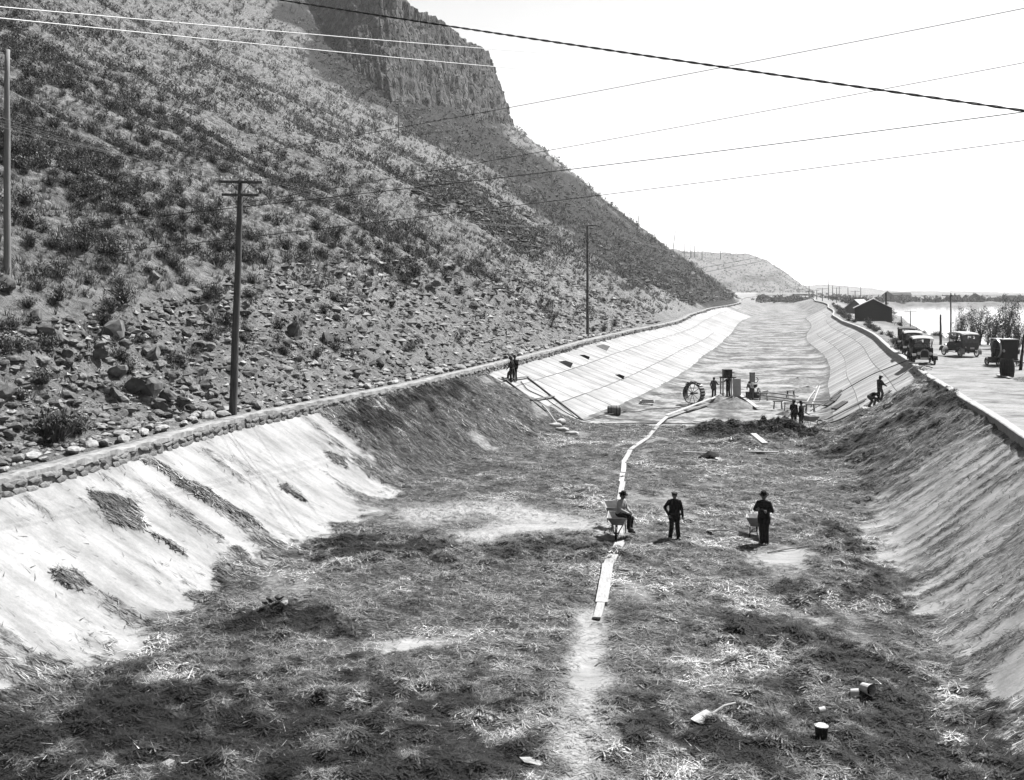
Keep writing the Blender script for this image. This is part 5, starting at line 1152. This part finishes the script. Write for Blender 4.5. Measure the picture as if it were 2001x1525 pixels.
# ================================================================== cars
def car(loc, rz, label, top='canvas', topdown=False, dust=False, paint='black', scr=1.0):
    T = thing('touring_car', label, 'car', loc, rz); T.scale = (scr,)*3
    def P(mb, nm, mat, par=None, sm=False): return mb.build(nm, M[mat], par or T, sm)
    # local: +y ahead
    mb = MB(); 
    side = [(-1.55,.62),(-1.62,.95),(-1.58,1.20),(-.95,1.18),(-.80,1.10),(-.25,1.10),(-.15,1.20),(.15,1.18),(.50,1.16),(.55,.62)]
    mb.prism(side, -.70, -.66); mb.prism(side, .66, .70); mb.box((0, -1.58, .90), (1.32, .06, .58)); mb.box((0, -.5, .60), (1.34, 2.1, .06)); mb.box((0, .52, .9), (1.32, .05, .55)); body = P(mb, 'body', paint)
    for s in (-1, 1): 
        for y0, y1 in ((-1.0, -.45), (-.3, .2)): mb = MB(); mb.box((s*.706, (y0+y1)/2, .86), (.012, y1-y0, .46)); dd = P(mb, 'door', paint); mb = MB(); mb.box((s*.72, y1-.08, .98), (.02, .1, .02)); P(mb, 'handle', 'steel', dd)
    mb = MB(); V = []
    for y_, w_, z1 in ((.55, .40, 1.14), (1.0, .34, 1.08), (1.42, .27, 1.04)):
        V += [(-w_, y_, .60), (-w_, y_, z1-.16), (-w_*.55, y_, z1), (w_*.55, y_, z1), (w_, y_, z1-.16), (w_, y_, .60)]
    Fs = [(0,1,2,3,4,5), (17,16,15,14,13,12)]
    for r_ in (0, 1): Fs += [(r_*6+k, r_*6+(k+1) % 6, (r_+1)*6+(k+1) % 6, (r_+1)*6+k) for k in range(6)]
    mb.add(V, Fs); P(mb, 'hood', paint)
    mb = MB(); mb.prism([(-.28,.52),(-.28,.92),(-.17,1.07),(.17,1.07),(.28,.92),(.28,.52)], 1.43, 1.50, 'xz'); rad = P(mb, 'radiator', 'iron'); mb = MB(); mb.tube([(-.28,1.5,.52),(-.28,1.5,.92),(-.17,1.5,1.07),(.17,1.5,1.07),(.28,1.5,.92),(.28,1.5,.52)], .028, 6, True); mb.cyl((0, 1.46, 1.07), (0, 1.46, 1.15), .035, n=8); P(mb, 'shell', 'brass', rad)
    for s in (-1, 1):
        for y_ in (-1.25, 1.25):
            mb = MB(); a = [R(-20+k*20) for k in range(11)]; rr = .47; V = []
            for q in a:
                V += [(s*.56, y_-rr*math.cos(q)*1.05, .38+rr*math.sin(q)*.95), (s*.86, y_-rr*math.cos(q)*1.05, .38+rr*math.sin(q)*.95-.02), (s*.86, y_-(rr-.025)*math.cos(q)*1.05, .38+(rr-.025)*math.sin(q)*.95-.02), (s*.56, y_-(rr-.025)*math.cos(q)*1.05, .38+(rr-.025)*math.sin(q)*.95)]
            mb.add(V, [(4*i+k, 4*i+4+k, 4*i+4+(k+1) % 4, 4*i+(k+1) % 4) for i in range(10) for k in range(4)]+[(0,1,2,3), (43,42,41,40)]); P(mb, 'fender', 'greypole' if dust else paint, None, False)
            w = MB(); cx = s*.70; w.lathe([(.305, -.045), (.35, -.055), (.395, -.03), (.395, .03), (.35, .055), (.305, .045), (.305, -.045)], 26, (cx, y_, .395), 'x', caps=False); wh = P(w, 'wheel', 'rubber', None, True)
            w = MB(); w.lathe([(.285, -.03), (.31, -.035), (.31, .035), (.285, .03), (.285, -.03)], 26, (cx, y_, .395), 'x', caps=False); P(w, 'rim', 'iron', wh); w = MB()
            for k in range(12): q = k*math.pi/6; w.cyl((cx, y_, .395), (cx, y_+.29*math.cos(q), .395+.29*math.sin(q)), .016, n=5)
            w.cyl((cx-.07, y_, .395), (cx+.07, y_, .395), .06, n=10); P(w, 'spokes', 'oldwood' if not dust else 'white', wh)
        mb = MB(); mb.box((s*.78, 0, .36), (.24, 1.65, .03)); P(mb, 'running_board', 'iron')
        mb = MB(); mb.lathe([(.0, -.14), (.06, -.12), (.12, -.02), (.125, .05), (.11, .05)], 14, (s*.40, 1.52, .82), 'y'); hl = P(mb, 'headlight', 'brass', None, True); mb = MB(); mb.lathe([(0, .065), (.06, .062), (.11, .045), (.0, .045)], 14, (s*.40, 1.52, .82), 'y'); P(mb, 'lens', 'lens', hl, True)
        mb = MB(); mb.tube([(s*.46, 1.15, .40), (s*.46, 1.35, .5), (s*.40, 1.48, .72)], .018, 5); P(mb, 'lamp_bracket', 'iron')
    mb = MB(); mb.box((.36, 0, .48), (.08, 3.0, .10)); mb.box((-.36, 0, .48), (.08, 3.0, .10)); mb.cyl((-.68, 1.25, .395), (.68, 1.25, .395), .03, n=8); mb.cyl((-.68, -1.25, .395), (.68, -1.25, .395), .05, n=8); mb.lathe([(0, -.12), (.11, -.05), (.11, .05), (0, .12)], 10, (0, -1.25, .395), 'x'); P(mb, 'chassis', 'iron')
    mb = MB(); mb.box((0, -1.15, .82), (1.26, .5, .16)); mb.box((0, -1.42, 1.05), (1.26, .14, .44)); P(mb, 'rear_seat', 'iron'); mb = MB(); mb.box((0, -.15, .82), (1.26, .45, .16)); mb.box((0, -.40, 1.05), (1.26, .13, .42)); P(mb, 'front_seat', 'iron')
    # windscreen, steering
    ws_ = MB(); 
    for s in (-1, 1): ws_.bar((s*.62, .55, 1.14), (s*.62, .50, 1.85), .035, .035)
    for z_ in (1.16, 1.5, 1.84): ws_.bar((-.62, .55-(z_-1.14)*.07, z_), (.62, .55-(z_-1.14)*.07, z_), .025, .025)
    wsf = P(ws_, 'windscreen_frame', 'iron'); mb = MB(); mb.box((0, .525, 1.5), (1.2, .008, .64), Matrix.Rotation(R(4), 3, 'X')); P(mb, 'pane', 'pane', wsf)
    mb = MB(); mb.tube([(-.30+.20*math.cos(k*math.pi/9), .08+.07*math.sin(k*math.pi/9), 1.30+.18*math.sin(k*math.pi/9)) for k in range(18)], .016, 5, True); mb.cyl((-.3, .08, 1.30), (-.3, .52, 1.0), .02, n=6); P(mb, 'steering_wheel', 'iron')
    # folding top
    mb = MB(); V = []; st_ = [(.72,1.84),(.55,1.90),(.1,1.96),(-.5,1.98),(-1.1,1.96),(-1.5,1.90),(-1.68,1.80)]
    xs = [(-.74,-.10),(-.70,-.02),(-.4,.03),(0,.05),(.4,.03),(.70,-.02),(.74,-.10)]
    for y_, z_ in st_: V += [(x_, y_, z_+dz) for x_, dz in xs]
    m_ = len(xs); nb = len(V); V += [(x_, y_, z_-.025) for x_, y_, z_ in V]
    Fs = [(r_*m_+k, r_*m_+k+1, (r_+1)*m_+k+1, (r_+1)*m_+k) for r_ in range(len(st_)-1) for k in range(m_-1)]; Fs += [tuple(nb+i for i in f[::-1]) for f in Fs]
    nr_ = len(st_)-1; Fs += [(k, k+1, nb+k+1, nb+k) for k in range(m_-1)]+[(nr_*m_+k+1, nr_*m_+k, nb+nr_*m_+k, nb+nr_*m_+k+1) for k in range(m_-1)]+[(r_*m_, nb+r_*m_, nb+(r_+1)*m_, (r_+1)*m_) for r_ in range(nr_)]+[(r_*m_+m_-1, (r_+1)*m_+m_-1, nb+(r_+1)*m_+m_-1, nb+r_*m_+m_-1) for r_ in range(nr_)]
    mb.add(V, Fs); tp = P(mb, 'folding_top', top)
    for s in (-1, 1):
        for ya, yb, za, zb in ((-.35, .6, 1.16, 1.82), (-.35, -.2, 1.16, 1.9), (-.45, -1.2, 1.18, 1.88)): mb = MB(); mb.bar((s*.70, ya, za), (s*.70, yb, zb), .03, .03); P(mb, 'bow', 'iron', tp)
        mb = MB(); mb.prism([(-1.62, 1.16), (-1.66, 1.80), (-1.15, 1.86), (-1.35, 1.16)], s*.70-.008, s*.70+.008); P(mb, 'side_curtain', 'canvas', tp)
    cu = MB()      # rear curtain with three small windows
    yb = -1.64
    cu.box((0, yb, 1.30), (1.38, .02, .34)); cu.box((0, yb, 1.76), (1.38, .02, .14))
    for x_, w_ in ((-.50, .38), (.50, .38)): cu.box((x_, yb, 1.58), (w_, .02, .22))
    for x_ in (-.105, .105): cu.box((x_, yb, 1.58), (.05, .02, .22))
    rc = P(cu, 'rear_curtain', 'canvas', tp)
    for x_, w_ in ((-.22, .18), (0, .16), (.22, .18)): mb = MB(); mb.box((x_, yb, 1.58), (w_, .006, .22)); P(mb, 'pane', 'pane', rc)
    mb = MB(); mb.box((-.25 if not dust else .1, -1.66, .72), (.34, .02, .14)); P(mb, 'number_plate', 'white'); mb = MB(); mb.cyl((-.45, -1.62, .8), (-.45, -1.70, .8), .045, n=8); P(mb, 'tail_lamp', 'brass')
    mb = MB(); mb.box((0, 1.50, .43), (.5, .02, .12)); P(mb, 'front_plate', 'white')
    return T
def road_at(px, py): p = hit(px, py, 40); return p
p = road_at(1809, 712); car((29.95, 78.5, 3.55), R(166), 'black touring car with a pale canvas top parked first in line facing the kerb rope', 'lightcanvas')
car((33.0, 88.5, 3.55), R(164), 'black touring car half hidden behind the first parked car', 'lightcanvas')
car((36.0, 98.0, 3.55), R(163), 'black touring car parked last in line behind two others', 'canvas')
p = road_at(1893, 698); car((p.x-.2, p.y+1.2, p.z), R(7), 'grey dusty touring car with its top up driving away towards the lake', 'lightcanvas', dust=True, paint='midcloth')
# road dust behind it is left to the haze; tool heap by the kerb
for i in range(14):
    P_ = road_at(1795+random.uniform(-12, 22), 722+random.uniform(-5, 8)); a = random.uniform(0, 3.14); L = random.uniform(.3, .8); mb = MB(); mb.tube([(-L/2*math.cos(a), -L/2*math.sin(a), random.uniform(0, .12)), (0, 0, .08), (L/2*math.cos(a), L/2*math.sin(a), random.uniform(0, .2))], random.uniform(.02, .05), 5); o = mb.build('scrap_piece', M[random.choice(['iron', 'oldwood', 'pale'])]); o.location = P_+Vector((0, 0, .05)); tag(o, 'piece of the scrap heap between kerb and first parked car', 'scrap', 'scrap heap by the kerb')
# engine wagon
p = road_at(1958, 716); T = thing('engine_wagon', 'tall black boxed engine wagon with a big flywheel on the road', 'engine', (p.x+.2, p.y+.6, p.z), R(4)); T.scale = (1.0,)*3
mb = MB(); mb.box((.25, 0, 1.15), (1.05, 1.7, 1.45)); mb.build('housing', M['black'], T); mb = MB(); mb.box((.25, 0, 1.90), (1.13, 1.78, .05)); mb.build('roof', M['steel'], T)
mb = MB(); mb.box((.1, -.1, .36), (1.5, 2.3, .10)); mb.build('frame', M['iron'], T)
mb = MB(); mb.lathe([(.62, -.05), (.70, -.05), (.70, .05), (.62, .05), (.62, -.05)], 28, (-.46, -.2, 1.22), 'x', caps=False); fw_ = mb.build('flywheel', M['steel'], T); mb = MB()
for k in range(6): q = k*math.pi/3; mb.cyl((-.46, -.2, 1.22), (-.46, -.2+.64*math.cos(q), 1.22+.64*math.sin(q)), .035, n=6)
mb.build('spokes', M['iron'], fw_)
for sx in (-1, 1):
    for sy in (-.8, .8):
        mb = MB(); mb.lathe([(.22, -.04), (.27, -.05), (.27, .05), (.22, .04), (.22, -.04)], 20, (.1+sx*.72, sy, .27), 'x', caps=False); wl = mb.build('wheel', M['iron'], T); mb = MB()
        for k in range(8): q = k*math.pi/4; mb.cyl((.1+sx*.72, sy, .27), (.1+sx*.72, sy+.23*math.cos(q), .27+.23*math.sin(q)), .018, n=5)
        mb.build('spokes', M['iron'], wl)
mb = MB(); mb.box((-.85, -.5, .45), (.5, .6, .4)); mb.cyl((-.85, -.5, .6), (-.85, -.5, .95), .1, n=10); mb.tube([(-.62, -.6, .6), (-.62, -.6, 1.0), (-.45, -.6, 1.0)], .03, 6); mb.build('pump', M['iron'], T); mb = MB(); mb.cyl((.3, .3, 1.9), (.3, .3, 2.15), .07, n=10); mb.build('exhaust', M['iron'], T); mb = MB(); mb.lathe([(.0, 0), (.07, .02), (.09, .12), (.05, .2), (0, .22)], 10, (-.28, -.9, 1.0)); mb.build('oil_cup', M['brass'], T)
p = road_at(1968, 738); barrel((p.x, p.y, p.z), 'dark wooden barrel standing in front of the engine wagon', .44, 1.15, mat='darkwood')
for i, (a, b) in enumerate((((1950,735),(1975,741)),((1982,705),(2010,712)))): 
    A, B_ = road_at(*a), road_at(*b); plank(A, B_, .22, .05, ['pale plank lying on the road in front of the barrel', 'pale plank lying behind the barrel at the road edge'][i], lift=.04)
# ---- hay mound at the roadside
n = 9000; ang = rng.random(n)*2*np.pi; rr_ = np.sqrt(rng.random(n)); 
hx = float(ev(_RR, 58))+.4+7.6+rr_*2.3*np.cos(ang); hy = 58+rr_*8*np.sin(ang); hz_ = bank_z(hx-ev(_RR, hy)-.4, hy)
az = rng.random(n)*6.28; L = .12+.3*rng.random(n); wd = .02+.012*rng.random(n); c = np.stack([hx, hy, hz_+.02], -1); t_ = np.stack([np.cos(az)*L, np.sin(az)*L, .1*rng.random(n)], -1); s_ = np.stack([-np.sin(az)*wd, np.cos(az)*wd, 0*az], -1)
o = mobj('roadside_hay', np_mesh('roadside_hay', np.stack([c-t_/2-s_, c-t_/2+s_, c+t_/2], 1).reshape(-1, 3), np.arange(3*n).reshape(-1, 3), {'tone': np.repeat(.03+.3*rng.random(n)**2, 3)}), M['hay']); tag(o, 'dark hay heaped beside the dirt road', 'hay', kind='stuff')
for i in range(26):
    f = i/26; P_ = kerbpt(1790+f*110, 722+f*70); plant('hay_clump', sm[i % len(sm)], P_+Vector((random.uniform(-.5, .1), 0, -.08-random.uniform(0, .25))), (.35, .35, .22), 'tuft of hay spilling over the concrete kerb', 'hay', 'hay tufts on the kerb')

# ================================================================== buildings
def gable(name, label, loc, rz, w, L, hw, hr, wall, roof, eave=.3, windows=(), boards=True, door=False):
    """gable end faces -y"""
    T = thing(name, label, 'building', loc, rz); mb = MB(); mb.prism([(-w/2, 0), (w/2, 0), (w/2, hw), (0, hr), (-w/2, hw)], -L/2, L/2, 'xz'); wl = mb.build('wall', M[wall], T)
    sl_ = math.hypot(w/2, hr-hw); a = math.atan2(hr-hw, w/2)
    for s in (-1, 1):
        mb = MB(); ex = sl_+eave; cx = s*(w/2+eave*math.cos(a))/2; cz = hr-(ex/2)*math.sin(a)+.06; mb.box((cx, 0, cz), (ex, L+2*eave, .10), Matrix.Rotation(s*a, 3, 'Y')); mb.build('roof', M[roof], T)
    if boards:
        n = int(w/.32)
        for k in range(n):
            x0 = -w/2+k*w/n+.015; x1 = -w/2+(k+1)*w/n-.015; z0 = hw+(hr-hw)*(1-abs(x0)/(w/2)); z1 = hw+(hr-hw)*(1-abs(x1)/(w/2)); mb = MB(); mb.prism([(x0, 0), (x1, 0), (x1, z1-.05), (x0, z0-.05)], -L/2-.035, -L/2-.004, 'xz'); mb.build('board', M[wall], wl)
    for wx, wz, ww, wh_ in windows:
        mb = MB(); mb.box((wx, -L/2-.05, wz), (ww+.16, .06, wh_+.16)); wf = mb.build('window', M['white'], T); mb = MB(); mb.box((wx, -L/2-.085, wz), (ww, .012, wh_)); mb.build('pane', M['black'], wf)
    return T
d = 182; pc = W(1716, 600, d); bz = 3.4
sh = gable('boathouse', 'dark boarded shack with a pale roof on stilts above the lake', (pc[0]+.3, d+3.5, bz), R(-18), 6.0, 7.5, 2.35, 3.85, 'darkwood', 'shingle')
for x_ in (-2.8, -1, 1, 2.8):
    for y_ in (-3.5, 0, 3.4): mb = MB(); mb.cyl((x_, y_, -5.2), (x_, y_, .02), .13, n=8); mb.build('stilt', M['oldwood'], sh)
mb = MB(); mb.box((0, 0, -.1), (6.4, 7.7, .2)); mb.build('floor_deck', M['oldwood'], sh); mb = MB(); mb.box((3.9, -1.6, -.12), (1.5, 3.6, .14)); mb.build('side_deck', M['oldwood'], sh)
for y_ in (-3.3, -1.7, 0): mb = MB(); mb.box((4.55, y_, .45), (.08, .08, 1.0)); mb.build('rail_post', M['oldwood'], sh)
for z_ in (.5, .95): mb = MB(); mb.box((4.55, -1.65, z_), (.06, 3.4, .07)); mb.build('rail', M['oldwood'], sh)
mb = MB(); mb.box((-3.9, -2.6, .5), (1.3, .9, .08)); mb.box((-4.4, -2.6, .1), (.08, .8, .8)); mb.build('bench', M['oldwood'], sh)
mb = MB(); mb.cyl((2.1, -1, 2.6), (2.1, -1, 5.0), .16, n=10); mb.build('stovepipe', M['black'], sh)
d = 240; pc = W(1676, 598, d); gable('shed', 'small shed with a bright pale roof behind the dark shack', (pc[0]+.3, d, 3.2), R(-38), 4.2, 5.5, 1.6, 3.4, 'greywall', 'shingle', boards=False)
def on_far(px_, d): return Vector(((px_-1000.5)*d/F, d, 1.0))
gable('farmhouse', 'grey gabled house across the lake', on_far(1734, 690), R(-18), 6.5, 5, 4.2, 6.6, 'farwall', 'farwall', windows=[(-2, 1.9, 1.1, 1.5), (2, 1.9, 1.1, 1.5)], boards=False)
gable('farm_shed', 'long low shed with a white door across the lake', on_far(1758, 690), R(80), 7, 13, 4.0, 5.6, 'farwall', 'darkwood', boards=False); mb = MB(); p = on_far(1753, 685.5); mb.box((0, 0, 0), (7, .1, 2.8)); o = mb.build('door', M['white'], bpy.data.objects['farm_shed']); o.parent = bpy.data.objects['farm_shed']; o.location = (-3.58, .5, 2.2); o.rotation_euler = (0, 0, R(90))
gable('barn', 'broad dark barn with a steep roof on the far shore', on_far(1905, 660), R(-20), 10, 8, 2.2, 5.4, 'farwall', 'farwall', boards=False, windows=[(0, 1.4, 1.6, 1.8)])
gable('hut', 'small dark peaked hut far along the opposite shore', on_far(1978, 655), R(20), 6, 5, 1.4, 3.8, 'overall', 'overall', boards=False, windows=[(0, 1.2, 1.2, 1.4)])
# ================================================================== haze
mb = MB(); mb.box((1500, 4350, 147), (16000, 9700, 306)); hz = mb.build('haze', M['wire']); hz.data.materials.clear()
hm_ = bpy.data.materials.new('haze'); hm_.use_nodes = True; nt = hm_.node_tree; nt.nodes.clear(); pv_ = nt.nodes.new('ShaderNodeVolumePrincipled'); ou = nt.nodes.new('ShaderNodeOutputMaterial'); pv_.inputs['Color'].default_value = grey(.95); pv_.inputs['Density'].default_value = .00010; pv_.inputs['Anisotropy'].default_value = .3; nt.links.new(pv_.outputs[0], ou.inputs['Volume']); hz.data.materials.append(hm_); tag(hz, kind='stuff')
